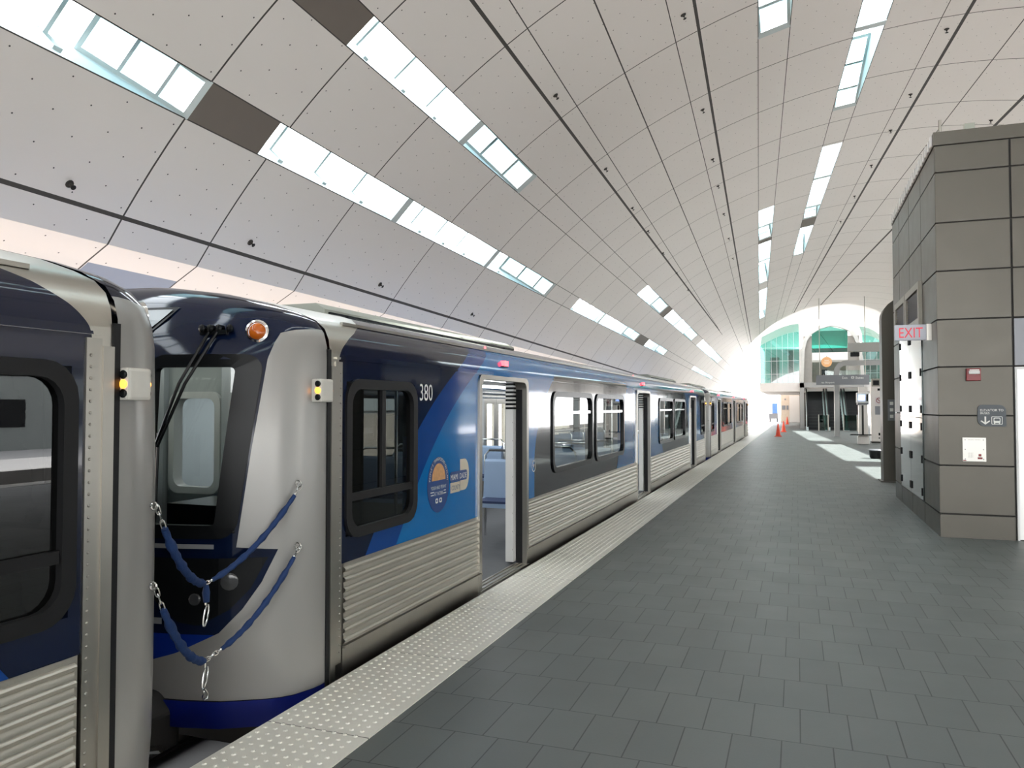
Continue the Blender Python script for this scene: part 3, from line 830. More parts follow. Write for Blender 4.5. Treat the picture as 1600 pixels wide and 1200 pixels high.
        for a, b in ((-1.41, -.22), (.22, 1.41)): m.box(a, b, Y, Y - e * .04, 1.02, 1.74, 0)
        cp = m.build('cab_partition', 'cabgrey', root)
        MB().ring(rrect(-.24, .24, 1.0, 1.76, .09), rrect(-.19, .19, 1.05, 1.71, .07), lambda a, b, c: (a, Y + e * c, b), -.06, .03).build('inner_window_frame', 'white', cp, smooth=50)
        for sg in (-1, 1):
            m = MB(); m.box(sg * .27, sg * .45, Y, Y + e * .05, 0, 1.98)
            for zz in (1.1, 1.35, 1.6, 1.85): m.lathe([(.012, 0), (.008, .006), (0, .006)], lambda a, b, c: (sg * .41 + a, Y + e * (.05 + c), zz + b), 8)
            m.build('steel_column', 'interior', cp); MB().box(sg * .47, sg * .60, Y, Y + e * .06, .9, 1.95).build('dark_panel', 'black', cp)
            MB().box(sg * .66, sg * .70, Y, Y + e * .05, 1.15, 1.55).build('handle', 'black', cp)
        MB().box(-1.0, 1.0, Y + e * .12, Y + e * .30, 1.965, 1.995).build('cab_fill_strip', 'cab_fill', cp)  # added glowing strip that lifts the dark cab
        m = MB(); m.box(.55, 1.36, e * (LS - .1), e * (LS + .30), .0, 1.05); m.box(-1.36, -.55, e * (LS - .1), e * (LS + .30), .0, 1.05); m.build('cab_desk', 'black', root)
    # underframe
    m = MB(); m.box(-1.30, 1.30, -LS - .2, LS + .2, -.40, -.06); m.box(-1.1, 1.1, -LS + 1.2, LS - 1.2, -.85, -.40)
    uf = m.build('underframe', 'under', root)
    for yc in (-7.6, 7.6):
        m = MB()
        for dy in (-1.05, 1.05):
            for sg in (-1, 1): m.lathe([(.36, -.06), (.38, -.05), (.36, .05), (.2, .06), (.0, .06)], lambda a, b, c: (sg * (.74 + c), yc + dy + a, -.71 + b), 20)
        m.box(-1.0, 1.0, yc - 1.5, yc + 1.5, -.75, -.5); m.build('bogie', 'under', uf)
    for e in (-1, 1):
        m = MB(); m.box(-.16, .16, e * (LS + .1), e * (LS + .74), -.72, -.42); m.build('coupler', 'under', uf)
    return root
car = make_car()
car.location.y = 14.45
tag(car, 'blue and silver metro car with open doors and white number 380', 'metro car')
near_car = copy_tree(car); near_car.location.y = -7.89
tag(near_car, 'nearest metro car at the left edge, only its silver rear corner and dark window showing', 'metro car')
far_car = copy_tree(car); far_car.location.y = 36.79
tag(far_car, 'farthest metro car, last one before the bright open end of the station', 'metro car')

# number, badges and county logo on the second car only
DX = on_x(HW + .004)
D = lambda Y: Y - 14.45
MB().text('380', .185, lambda a, b, c: (HW + .005, D(5.285) + a, 1.695 + b), sx=.84).build('fleet_number', 'decal_white', car, fix=False)
m = MB(); cy, cz, rr = D(5.63), 1.045, .165
m.lathe([(rr + .045, 0), (rr + .045, .002), (0, .002)], lambda a, b, c: (HW + .002 + c, cy + a * .95, cz - .02 + b * 1.05), 36)
badge = m.build('round_badge', 'decal_navy', car)
m = MB(); m.prism([(cy + .125 * cos(radians(t)), cz + .015 + .135 * sin(radians(t))) for t in range(0, 181, 12)], DX, .001, .0025); m.build('badge_sun', 'decal_orange', badge)
m = MB()
txt = "PEOPLE'S TRANSPORTATION PLAN"
for k, ch in enumerate(txt):
    if ch == ' ': continue
    t = radians(178 - 176 * k / (len(txt) - 1)); R_ = .15
    def mp(a, b, c, t=t, R_=R_):
        a -= .008
        return (HW + .0055, cy + (R_ + b) * cos(t) + a * sin(t), cz + .015 + (R_ + b) * 1.05 * sin(t) - a * cos(t))
    m.text(ch, .034, mp)
m.text('YOUR HALF PENNY', .040, lambda a, b, c: (HW + .0055, cy + a, cz - .055 + b), align='CENTER', sx=.80)
m.text('AT WORK', .044, lambda a, b, c: (HW + .0055, cy + a, cz - .105 + b), align='CENTER', sx=.8)
for sg in (-1, 1):
    for q in (0, .022): m.box(HW + .004, HW + .0055, cy + sg * .115 - .025 + sg * q * .3, cy + sg * .115 + .025 - sg * q * .3, cz - .10 + q, cz - .092 + q)
for sg in (-1, 1):
    m.ring(rrect(cy + sg * .035 - .022, cy + sg * .035 + .022, cz - .165, cz - .128, .010, 3), rrect(cy + sg * .035 - .012, cy + sg * .035 + .012, cz - .155, cz - .136, .005, 3), DX, .001, .002)
m.build('badge_lettering', 'decal_white', badge, fix=False)
m = MB(); y0, z0 = D(5.86), .93
m.box(HW + .002, HW + .005, y0, y0 + .185, z0, z0 + .085)
dsh = [(y0 + .195, z0 + .005), (y0 + .195, z0 + .27)] + [(y0 + .285 + .095 * sin(radians(t)), z0 + .1375 + .1325 * cos(radians(t))) for t in range(0, 181, 12)]
m.prism(dsh, DX, -.002, .001); lg = m.build('county_logo', 'decal_cream', car)
m = MB(); m.prism(rrect(y0 - .01, y0 + .335, z0 + .09, z0 + .175, .02, 3), DX, .0012, .0018); lb = m.build('logo_band', 'decal_navy', lg)
m = MB().text('MIAMI', .066, lambda a, b, c: (HW + .0062, y0 - .004 + a, z0 + .107 + b), sx=.82); m.text('DADE', .066, lambda a, b, c: (HW + .0062, y0 + .178 + a, z0 + .107 + b), sx=.82)
m.build('logo_lettering', 'decal_white', lg, fix=False)
MB().text('COUNTY', .056, lambda a, b, c: (HW + .0058, y0 + .014 + a, z0 + .022 + b), sx=.72).build('logo_lettering', 'decal_navy', lg, fix=False)
m = MB(); wy, wz = D(8.02), 1.0
m.ring([(wy + .062 * cos(k * pi / 12), wz + .062 * sin(k * pi / 12)) for k in range(24)], [(wy + .055 * cos(k * pi / 12), wz + .055 * sin(k * pi / 12)) for k in range(24)], DX, -.001, .001)
for r_ in (.018, .030, .042):
    arc = [(wy + r_ * cos(radians(t)), wz - .02 + r_ * sin(radians(t))) for t in range(45, 136, 15)]; a2 = [(wy + (r_ - .005) * cos(radians(t)), wz - .02 + (r_ - .005) * sin(radians(t))) for t in range(135, 44, -15)]
    m.prism(arc + a2, DX, -.001, .001)
m.lathe([(.006, 0), (0, .001)], lambda a, b, c: (HW + .004 + c, wy + a, wz - .02 + b), 8)
m.build('wireless_symbol', 'decal_white', car)

# ------------------------------------------------------------------ barrier chains between the first two cars
def barrier(z0, zm, z1, name, label, lower):
    root = empty('barrier_chain', (-2.93, 3.30, zm), label, 'barrier chain')
    loc = Vector(root.location)
    A = Vector((-2.728, 2.752, z0 - .016)); B = Vector((-2.715, 3.82, z1)); C = loc.copy()
    def sag(a, b, t, dip): p = a + (b - a) * t; p.z -= dip * 4 * t * (1 - t); return p
    def links(a, b, n, nm='chain_links'):
        m = MB()
        for k in range(n):
            p = a + (b - a) * (k + .5) / n; d = (b - a).normalized(); u = d.orthogonal().normalized(); w = d.cross(u)
            if k % 2: u, w = w, u
            L_ = (b - a).length / n * .72
            pts = [p + d * (L_ * cos(t)) + u * (.010 * sin(t)) for t in [q * pi / 5 for q in range(10)]]
            m.tube([q - loc for q in pts], .0032, 5, closed=True)
        m.build(nm, 'chrome', root, smooth=60)
    def sleeve(a, b, dip, r):
        pts = []; rs = []
        for k in range(23):
            t = k / 22; pts.append(sag(a, b, t, dip) - loc); rs.append(r * (.72 + .28 * min(1, t * 8, (1 - t) * 8)) * (1 + .16 * math.sin(k * 2.3) + .10 * math.sin(k * 5.1)))
        MB().tube(pts, rs, 10).build('fabric_sleeve', 'strap', root, smooth=60)
    links(A, sag(A, C, .14, .10), 3); sleeve(sag(A, C, .14, .10), sag(A, C, .97 if lower else .95, .10), .065, .021)
    cr = .16 if lower else .06
    links(sag(C, B, cr, .08), C, 4 if lower else 2); links(B, sag(C, B, .93, .08), 2); sleeve(sag(C, B, .93, .08), sag(C, B, cr, .08), .055, .016)
    # hanging snap hook at the middle
    m = MB(); hz = -.035
    if not lower:
        m.tube([Vector((0, 0, -.01)), Vector((0, 0, -.05)), Vector((.003, 0, -.10))], [.012, .02, .015], 8); m.build('fabric_loop', 'strap', root, smooth=60); m = MB(); hz = -.115
    pts = [Vector((.012 * cos(t), .014 * sin(t), hz - .055 + .055 * sin(t))) for t in [q * pi / 7 for q in range(14)]]
    m.tube(pts, .005, 6, closed=True); m.tube([Vector((0, 0, hz)), Vector((0, 0, hz + .03))], .007, 6)
    if lower:
        m.tube([Vector((0, .0, hz - .11)), Vector((.008, .014, hz - .14)), Vector((0, .018, hz - .165)), Vector((-.008, 0, hz - .17)), Vector((0, -.016, hz - .155)), Vector((0, -.008, hz - .12))], .005, 6)
    m.build('snap_hook', 'chrome', root, smooth=60)
barrier(1.215, .72, 1.19, 'upper', 'upper blue sleeved barrier chain hanging across the gap between the two nearest cars', False)
barrier(.845, .315, .84, 'lower', 'lower blue sleeved barrier chain with a long chrome snap hook, below the other chain', True)

# ------------------------------------------------------------------ elevator tower
def tower_material():
    t = NT('taupe_metal_cladding'); vec, x, y, z = t.obj()
    nz = t.noise(vec, 1.2, 4)
    c = t.mix(nz, (.092, .085, .071), (.112, .103, .086))
    t.set(c, t.math('ADD', t.math('MULTIPLY', t.noise(vec, 3, 2), .1), .34), .55)
    return t.m
M['clad'] = tower_material()
M['gap'] = plain('dark_gap', (.03, .028, .025), .8)
M['liftdoor'] = plain('brushed_lift_door', (.80, .79, .77), .34, .4, .05, 1)
M['lintel'] = plain('grey_lintel', (.20, .205, .22), .4, .4, .04)
M['mirror'] = plain('polished_cabinet_door', (.26, .30, .30), .07, .95, .05, 1)
TX0, TX1, TY0, TY1 = 1.69, 6.4, 11.13, 15.82
rows = [(.0, .285), (.305, .895), (.915, 1.525), (1.545, 2.14), (2.16, 2.745), (2.765, 3.365), (3.385, 3.985), (4.005, 4.635), (4.655, 4.985)]
m = MB(); m.box(TX0 + .02, TX1 - .02, TY0 + .02, TY1 - .02, 0, 5.1, 1)
m.box(TX0 - .01, TX1 + .01, TY0 - .01, TY1 + .01, 5.0, 5.17, 0)
for (z0, z1) in rows:
    for (a, b) in ((TX0, 2.51), (2.535, 3.75), (3.775, TX1)):
        if a == 2.535 and z1 < 2.75: continue
        ex = .03 if z0 == 0 else 0
        m.box(a, b, TY0 - ex * .5, TY0 + .02, z0, z1, 0)
    for (a, b) in ((TY0, 12.36), (12.38, 13.6), (13.62, 14.86), (14.88, TY1)):
        if 12.3 < a < 14.8 and z0 > .3 and z1 < 2.8: continue
        m.box(TX0, TX0 + .02, a + .001, b, z0, z1, 0)
    m.box(TX0, TX1, TY1 - .02, TY1, z0, z1, 0); m.box(TX1 - .02, TX1, TY0, TY1, z0, z1, 0)
o = m.build('elevator_tower', ['clad', 'gap']); tag(o, 'tall elevator shaft clad in taupe metal panels', kind='structure')
root = empty('door_1', (0, 0, 0), kind='structure')
m = MB(); m.box(2.535, 2.56, TY0 + .0, TY0 + .06, 0, 2.14); m.box(2.56, 3.75, TY0, TY0 + .06, 2.11, 2.14); m.build('door_frame', 'white', root)
m = MB(); m.box(2.56, 3.16, TY0 + .005, TY0 + .018, .01, 2.11); m.box(3.165, 3.75, TY0 + .005, TY0 + .018, .01, 2.11); m.build('door_leaf', 'liftdoor', root)
m = MB(); m.box(2.535, 3.75, TY0 - .005, TY0 + .02, 2.16, 2.74); m.build('lintel', 'lintel', root)
# cap louvres along the side
m = MB()
for k in range(22): m.box(TX0 - .03, TX0 - .011, TY0 + .1 + k * .21, TY0 + .17 + k * .21, 5.02, 5.16)
m.build('trim_3', 'white')['kind'] = 'structure'

# polished equipment cabinet set in the tower's side
cab = empty('equipment_cabinet', (TX0, 13.61, .30), 'tall mirror-finish equipment cabinet in the side of the taupe elevator tower', 'cabinet')
MB().box(-.001, .02, -1.23, 1.23, 0, 2.5).build('cabinet_body', 'gap', cab)
for (a, b) in ((-1.22, -.005), (.005, 1.22)):
    for (z0, z1) in ((.01, 1.18), (1.19, 2.49)):
        d = MB().box(-.016, 0, a, b, z0, z1).build('cabinet_door', 'mirror', cab)
        for q in (z0 + .12, (z0 + z1) / 2, z1 - .12):
            for s2 in (a + .05, b - .05): MB().box(-.032, -.016, s2 - .02, s2 + .02, q - .055, q + .055).build('hinge', 'rubber', d)
# louvre vents above it
M['bronze'] = plain('bronze_frame', (.27, .25, .21), .4, .4)
for k, (y0, y1) in enumerate(((12.33, 13.80), (13.86, 15.2))):
    v = empty('vent_grille', (TX0, (y0 + y1) / 2, 2.82), ('nearer' if k == 0 else 'farther') + ' framed louvre vent above the mirror-finish cabinet', 'vent', 'louvre vents on the elevator tower')
    h = (y1 - y0) / 2
    m = MB(); m.ring([(-h, 0), (h, 0), (h, .62), (-h, .62)], [(-h + .1, .1), (h - .1, .1), (h - .1, .52), (-h + .1, .52)], lambda a, b, c: (-c, a, b), -.0, .05); m.build('vent_frame', 'bronze', v)
    m = MB(); m.box(-.004, 0, -h + .1, h - .1, .1, .52)
    for q in range(10): m.add([(-.005, -h + .1, .10 + q * .042), (-.005, h - .1, .10 + q * .042), (-.03, h - .1, .125 + q * .042), (-.03, -h + .1, .125 + q * .042)], [(0, 1, 2, 3)])
    m.build('louvre', 'lintel', v, fix=False)

# exit sign
M['exitred'] = emit('exit_letter_red', (1.0, .03, .07), .16, (.55, .012, .03))
M['exitface'] = emit('exit_face', (.80, .82, .92), .05, (.42, .42, .46))
es = empty('exit_sign', (TX0, 11.60, 2.64), 'red lettered EXIT sign sticking out from the corner of the taupe tower', 'exit sign')
m = MB(); m.box(-.44, -.06, -.03, .03, -.105, .105); bd = m.build('sign_body', 'exitface', es, bevel=.008)
m = MB(); m.box(-.06, 0, -.045, .045, -.11, .11); m.build('mounting_bracket', 'steel', es)
MB().text('EXIT', .195, lambda a, b, c: (-.25 + a, -.0325, -.068 + b), align='CENTER', sx=.74).build('sign_lettering', 'exitred', es, fix=False)
# fire alarm
M['alarmred'] = plain('alarm_red', (.22, .012, .014), .35)
fa = empty('fire_alarm', (2.08, TY0, 1.97), 'dark red fire alarm strobe on the front of the elevator tower', 'fire alarm')
MB().box(-.08, .08, -.055, 0, 0, .155).build('alarm_body', 'alarmred', fa, bevel=.008)
MB().box(-.055, .065, -.075, -.05, .085, .125).build('strobe_lens', 'white', fa, bevel=.006)
MB().box(-.045, .06, -.060, -.054, .130, .142).build('alarm_label', 'decal_white', fa)
# wayfinding sign
M['signgrey'] = plain('slate_grey_sign', (.052, .064, .074), .4, 0, .04)
ws = empty('wayfinding_sign', (2.275, TY0, 1.395), 'slate grey sign reading ELEVATOR TO BUSES with a down arrow and bus symbol', 'sign')
pl = [(-.155, .09)] + [(-.155 + .08 * (1 - cos(radians(t))), .085 - .08 * sin(radians(t))) for t in (20, 45, 70, 90)] + [(.135, .003), (.15, .008), (.156, .02)] + \
     [(.155, .20)] + [(.155 - .075 * (1 - cos(radians(t))), .20 + .075 * sin(radians(t))) for t in (20, 45, 70, 90)] + [(-.10, .275)] + [(-.155 + .055 * (1 - cos(radians(t))), .22 + .055 * sin(radians(t))) for t in (70, 45, 20)]
MB().prism(pl, lambda a, b, c: (a, -c, b), .0, .02).build('sign_panel', 'signgrey', ws)
m = MB(); F = lambda a, b, c: (a, -.022 - c, b)
m.text('ELEVATOR TO', .040, lambda a, b, c: (-.128 + a, -.0215, .195 + b), sx=.98); m.text('BUSES', .040, lambda a, b, c: (-.128 + a, -.0215, .158 + b), sx=.98)
m.build('sign_lettering', 'decal_white', ws, fix=False)
m = MB(); m.box(-.080, -.062, -.0225, -.021, .045, .13)
for sg in (-1, 1): m.prism([(-.071, .028), (-.071, .050), (-.071 + sg * .045, .082), (-.071 + sg * .052, .070)], F, -.001, .0)
m.build('arrow_symbol', 'decal_white', ws)
m = MB(); m.ring(rrect(-.005, .115, .030, .130, .010, 3), rrect(.002, .108, .037, .123, .006, 3), F, -.001, 0)
m.ring(rrect(.018, .092, .048, .115, .012, 3), rrect(.026, .084, .075, .106, .005, 3), F, -.001, 0); m.box(.022, .035, -.0225, -.021, .038, .050); m.box(.075, .088, -.0225, -.021, .038, .050)
m.build('bus_symbol', 'decal_white', ws)
# intercom
M['plate'] = plain('pale_steel_plate', (.56, .54, .50), .35, .6, .05)
ic = empty('intercom_panel', (2.08, TY0, .96), 'square pale metal intercom plate with a small red button under the wayfinding sign', 'intercom')
MB().box(-.13, .13, -.012, 0, 0, .30).build('face_plate', 'plate', ic, bevel=.003)
m = MB()
for a in (-.10, .10):
    for b in (.03, .15, .27): m.lathe([(.007, 0), (.004, .003), (0, .003)], lambda p, q, c: (a + p, -.012 - c, b + q), 8)
m.build('screw', 'lintel', ic)
m = MB()
for a in range(6):
    for b in range(7): m.lathe([(.0022, 0), (0, .0005)], lambda p, q, c: (-.065 + a * .0095 + p, -.0122 - c, .05 + b * .0095 + q), 5)
m.build('speaker_holes', 'black', ic)
MB().box(.045, .075, -.022, -.012, .065, .095).build('call_button', 'alarmred', ic, bevel=.003)
MB().box(.035, .088, -.0135, -.012, .030, .055).build('button_label', 'alarmred', ic)
MB().box(-.125, -.09, -.0135, -.012, .006, .018).build('corner_label', 'alarmred', ic)
MB().text('EMERGENCY TELEPHONE', .012, lambda a, b, c: (a, -.0128, .268 + b), align='CENTER').build('plate_lettering', 'rubber', ic, fix=False)
# things on the tower's roof
fl = empty('floodlight', (2.2, 11.75, 5.17), 'small grey floodlight on a forked bracket on top of the elevator tower', 'floodlight')
m = MB(); m.box(-.06, .06, -.05, .03, .10, .26); m.build('lamp_housing', 'hvac', fl, bevel=.006)
m = MB(); m.box(-.055, -.025, -.02, .02, 0, .10); m.box(.025, .055, -.02, .02, 0, .10); m.box(-.055, .055, -.02, .02, .08, .10); m.build('bracket', 'rubber', fl)
pp = MB().lathe([(.018, 0), (.018, .24), (0, .242)], XYZ, 10).build('pipe_stub', 'steel'); pp.location = (1.80, 11.4, 5.17)
tag(pp, 'thin steel pipe stub standing on the front corner of the elevator tower', 'pipe')

# ------------------------------------------------------------------ portal frames, signs, machines along the platform
M['portal'] = plain('grey_portal_steel', (.30, .295, .275), .4, .3, .05, 1)
M['portal2'] = plain('mid_grey_portal', (.33, .33, .32), .4, .3, .05, 1)
def portal(x0, x1, y, h, w, d, r, label, mat, legs=2):
    root = empty('portal_frame', (x0, y, 0), label, 'portal frame')
    W = x1 - x0
    out = [(0, 0), (0, h - r)] + [(r - r * cos(radians(t)), h - r + r * sin(radians(t))) for t in (15, 30, 45, 60, 75, 90)] + [(W - r + r * sin(radians(t)), h - r + r * cos(radians(t))) for t in (0, 15, 30, 45, 60, 75, 90)] + [(W, 0)]
    r2 = max(.05, r - w)
    inn = [(w, 0), (w, h - r)] + [(w + r2 - r2 * cos(radians(t)), h - w - r2 + r2 * sin(radians(t))) for t in (15, 30, 45, 60, 75, 90)] + [(W - w - r2 + r2 * sin(radians(t)), h - w - r2 + r2 * cos(radians(t))) for t in (0, 15, 30, 45, 60, 75, 90)] + [(W - w, 0)]
    n = len(out); m = MB()
    A = lambda p, c: (p[0], c, p[1])
    vs = [A(p, 0) for p in out] + [A(p, 0) for p in inn] + [A(p, d) for p in out] + [A(p, d) for p in inn]; fs = []
    for i in range(n - 1):
        j = i + 1
        fs += [(i, n + i, n + j, j), (2 * n + i, 2 * n + j, 3 * n + j, 3 * n + i), (i, j, 2 * n + j, 2 * n + i), (n + i, 3 * n + i, 3 * n + j, n + j)]
    m.add(vs, fs); m.build('frame', mat, root, smooth=40)
    m = MB()
    for q in (w / 2, W - w / 2): m.box(q - w * .7, q + w * .7, -.04, d + .04, 0, .02)
    m.build('base_plate', mat, root)
    return root
pf = portal(1.76, 5.4, 18.7, 4.02, .26, .55, .45, 'taupe rounded portal frame standing just behind the elevator tower', 'clad')
m = MB(); m.box(.10, .25, -.012, 0, 1.34, 1.80)
nt = m.build('notice_plate', 'lintel', pf)
m = MB()
for q in range(3): m.box(.14, .21, -.014, -.012, 1.40 + q * .14, 1.47 + q * .14)
m.build('notice_symbols', 'decal_white', nt)
portal(1.93, 5.6, 46.0, 4.16, .27, .30, .62, 'mid grey portal frame with one post standing in front of the escalators', 'portal2')
# free-standing beams from a second frame
b = empty('cantilever_beam', (2.30, 40.0, 4.24), 'deep grey cantilever beam with a black loudspeaker, above the ticket machine', 'beam')
MB().box(0, 3.5, 0, .3, 0, .43).build('beam', 'portal', b, bevel=.01); MB().box(3.2, 3.5, 0, .3, -4.24, 0).build('post', 'portal', b)
ls = empty('loudspeaker', (2.55, 40.05, 4.02), 'black loudspeaker hanging under the end of the deep grey beam', 'loudspeaker')
MB().box(-.14, .26, -.05, .2, 0, .20).build('speaker_body', 'black', ls, bevel=.03); MB().box(.0, .05, .05, .1, .20, .22).build('hanger', 'black', ls)

# hanging wayfinding sign
hs = empty('hanging_sign', (2.25, 44.0, 2.78), 'long dark grey overhead sign with white lettering reading Exit and Buses', 'sign')
m = MB(); m.box(-1.28, 1.28, -.06, .06, .0, .52); m.build('sign_panel', 'lintel', hs, bevel=.01)
m = MB()
m.text('Exit', .17, lambda a, b, c: (-.02 + a, -.063, .31 + b)); m.text('Buses', .17, lambda a, b, c: (.62 + a, -.063, .31 + b)); m.text('to Airport', .15, lambda a, b, c: (-1.02 + a, -.063, .08 + b))
m.ring(rrect(.42, .56, .32, .43, .02, 3), rrect(.45, .53, .35, .41, .01, 3), lambda a, b, c: (a, -.062 - c, b), 0, .002)
m.build('sign_lettering', 'decal_white', hs, fix=False)
m = MB(); m.tube([(-1.1, 0, .52), (-1.1, 0, 4.6)], .02, 8); m.tube([(1.1, 0, .52), (1.1, 0, 4.6)], .02, 8); m.build('hanger_rod', 'steel', hs)
# ticket / call station
M['screenblue'] = emit('blue_screen', (.25, .38, .85), 1.4, (.1, .15, .3))
M['pink_steel'] = plain('light_steel_cabinet', (.60, .56, .52), .35, .5, .06, 1)
km = empty('call_station', (2.70, 37.0, 0), 'slim steel call station with a small lit blue screen, left of the beige cabinet', 'call station')
m = MB(); m.box(-.17, .20, 0, .3, .35, 1.72); m.box(-.22, .24, -.04, .34, 0, .35); m.build('pedestal', 'pink_steel', km, bevel=.02)
m = MB(); m.box(-.05, .03, -.015, 0, .42, 1.70); m.build('cable_channel', 'gap', km)
m = MB(); m.box(-.25, .25, -.08, .3, 1.80, 2.25); hd = m.build('head', 'white', km, bevel=.02); MB().box(-.19, .09, -.09, -.075, 1.90, 2.16).build('screen', 'screenblue', hd)
MB().box(.14, .20, -.12, -.08, 1.88, 2.18).build('handset', 'black', hd, bevel=.01)
m = MB(); m.box(-.16, .20, 0, .3, 2.25, 2.50); m.build('top_cover', 'pink_steel', km); MB().box(-.22, .24, .0, .3, 1.72, 1.80).build('collar', 'lintel', km)
m = MB(); m.prism([(-.55, 0), (.30, 0), (.30, .04), (-.50, .04)], lambda a, b, c: (a, c, .40 + b), -.35, -.02); m.build('shelf', 'black', km)
bc = empty('beige_cabinet', (3.42, 38.5, 0), 'tall beige metal cabinet with a no smoking notice, right of the call station', 'cabinet')
m = MB(); m.box(-.27, .30, 0, .55, .06, 2.55); m.build('cabinet_body', 'pink_steel', bc, bevel=.015); MB().box(-.25, .28, .02, .53, 0, .06).build('plinth', 'gap', bc)
M['notice'] = plain('pale_notice', (.55, .50, .50), .5)
n1 = MB().box(-.11, .22, -.006, 0, 1.72, 2.08).build('no_smoking_notice', 'notice', bc)
m = MB(); cc = (.055, 1.92); m.ring([(cc[0] + .12 * cos(k * pi / 10), cc[1] + .12 * sin(k * pi / 10)) for k in range(20)], [(cc[0] + .095 * cos(k * pi / 10), cc[1] + .095 * sin(k * pi / 10)) for k in range(20)], lambda a, b, c: (a, -.007 - c, b), 0, .003)
m.prism([(cc[0] - .09, cc[1] + .07), (cc[0] - .07, cc[1] + .09), (cc[0] + .09, cc[1] - .07), (cc[0] + .07, cc[1] - .09)], lambda a, b, c: (a, -.007 - c, b), 0, .003); m.build('prohibition_symbol', 'alarmred', n1)
MB().box(-.11, .22, -.006, 0, 1.28, 1.66).build('dark_notice', 'lintel', bc)
MB().box(.02, .09, -.02, 0, .34, .46).build('lock', 'black', bc); MB().box(.02, .08, -.02, 0, .20, .25).build('lock', 'black', bc); MB().box(.0, .12, -.02, 0, 2.36, 2.46).build('lamp', 'black', bc)
bx = empty('display_box', (3.37, 38.6, 2.55), 'brown framed display box standing on top of the beige cabinet', 'display box')
MB().box(-.18, .19, 0, .3, .0, .36).build('box_body', 'bronze', bx, bevel=.01); MB().box(-.12, .13, -.01, 0, .06, .28).build('display_screen', 'black', bx)
tb = empty('trash_bin', (2.35, 27.0, 0), 'low dark bin on the platform beyond the elevator tower', 'bin')
MB().lathe([(.16, 0), (.2, .04), (.22, .26), (.2, .28), (0, .28)], XYZ, 20).build('bin_body', 'rubber', tb, smooth=40); MB().lathe([(.23, .25), (.235, .27), (.22, .29), (.1, .285)], XYZ, 20).build('bin_rim', 'lintel', tb, smooth=40)

# traffic cones
M['cone'] = plain('orange_cone', (.85, .085, .035), .5, 0, .05)
cone = empty('traffic_cone', (-.98, 45.0, 0))
MB().prism(rrect(-.19, .19, -.19, .19, .04, 3), XYZ, 0, .035).build('base', 'cone', cone)
MB().lathe([(.14, .035), (.13, .06), (.035, .66), (.025, .70), (0, .70)], XYZ, 20).build('cone_body', 'cone', cone, smooth=40)
MB().lathe([(.096, .28), (.078, .40)], XYZ, 20).build('collar', 'cone', cone, smooth=40)
tag(cone, 'orange traffic cone nearest the camera of the three by the platform edge', 'traffic cone', 'orange cones on the far platform')
for (x, y, lb) in ((-.82, 53.0, 'orange traffic cone in the middle of the row of three'), (-.85, 75.8, 'orange traffic cone farthest away, near the bright end of the platform')):
    c = copy_tree(cone); c.location = (x, y, 0); tag(c, lb)

# ------------------------------------------------------------------ far concourse: mezzanine, glass hall, escalators
M['green_glass'] = glass('green_tinted_glass', (.09, .34, .29), .12)
M['mezz'] = plain('pale_mezzanine_panel', (.66, .64, .62), .5, 0, .05)
M['archsteel'] = plain('arch_steel', (.50, .50, .47), .4, .3)
M['taupe_panel'] = plain('far_taupe_panel', (.30, .285, .255), .45, .2)
M['tan'] = plain('tan_wall', (.50, .40, .31), .6)
M['step'] = plain('dark_escalator_steps', (.025, .025, .027), .6, .2)
mz = empty('mezzanine', (0, 62, 0), 'pale upper floor slab with green glass walls at the far end of the platform', kind='structure')
MB().box(-2.65, 9.0, 0, 20, 2.78, 3.42).build('slab', 'mezz', mz)
m = MB()
for (xa, xb, za, zb) in [(-2.6 + .2 * k, -2.6 + .2 * (k + 1), 6.30 + .98 * sin(pi / 2 * k / 14.5), 6.30 + .98 * sin(pi / 2 * (k + 1) / 14.5)) for k in range(14)] + [(4.55 + .35 * k, 4.55 + .35 * (k + 1), 6.9 - .04 * k * k, 6.9 - .04 * (k + 1) ** 2) for k in range(7)]:
    m.add([(xa, .2, 3.42), (xb, .2, 3.42), (xb, .2, zb), (xa, .2, za)], [(0, 1, 2, 3)])
    m.add([(xa, .2, za), (xb, .2, zb), (xb, 3.0, zb + .9), (xa, 3.0, za + .9)], [(0, 1, 2, 3)])
m.build('glass_wall', 'green_glass', mz, fix=False)
m = MB()
for k in range(8):
    x = -2.6 + .4 * k; zt = 6.30 + .98 * sin(pi / 2 * (2 * k) / 14.5); m.box(x - .012, x + .012, .16, .24, 3.42, zt)
for z in (4.1, 5.1, 6.1): m.box(-2.6, .3, .17, .22, z - .012, z + .012); m.box(4.6, 7.0, .17, .22, z - .012, z + .012)
for k in range(6): m.box(4.6 + k * .45, 4.625 + k * .45, .16, .24, 3.42, 6.5)
m.build('glass_mullions', 'wellframe', mz)
m = MB()                                     # back wall of the hall, seen through the glass
m.box(-2.6, 8.5, 9.0, 9.2, 3.42, 6.6); m.build('hall_back_wall', 'mezz', mz)
m = MB(); m.box(-2.0, -1.3, 4, 4.6, 3.42, 5.6); m.box(-.6, -.2, 5, 5.4, 3.42, 6.2); m.box(5.2, 6.0, 5, 5.4, 3.42, 5.4); m.build('hall_columns', 'taupe_panel', mz)
arc = [(.24, 3.33), (.35, 5.97), (.55, 6.75), (.95, 7.30), (1.6, 7.68), (2.42, 7.92), (3.15, 7.75), (3.81, 7.44), (4.2, 6.85), (4.44, 6.1), (4.6, 4.93), (4.68, 3.4)]
inn = [(.24 + .24, 3.33), (.59, 5.9), (.78, 6.6), (1.10, 7.06), (1.68, 7.42), (2.42, 7.62), (3.08, 7.48), (3.65, 7.20), (3.97, 6.72), (4.20, 6.05), (4.36, 4.9), (4.44, 3.4)]
m = MB(); n = len(arc)
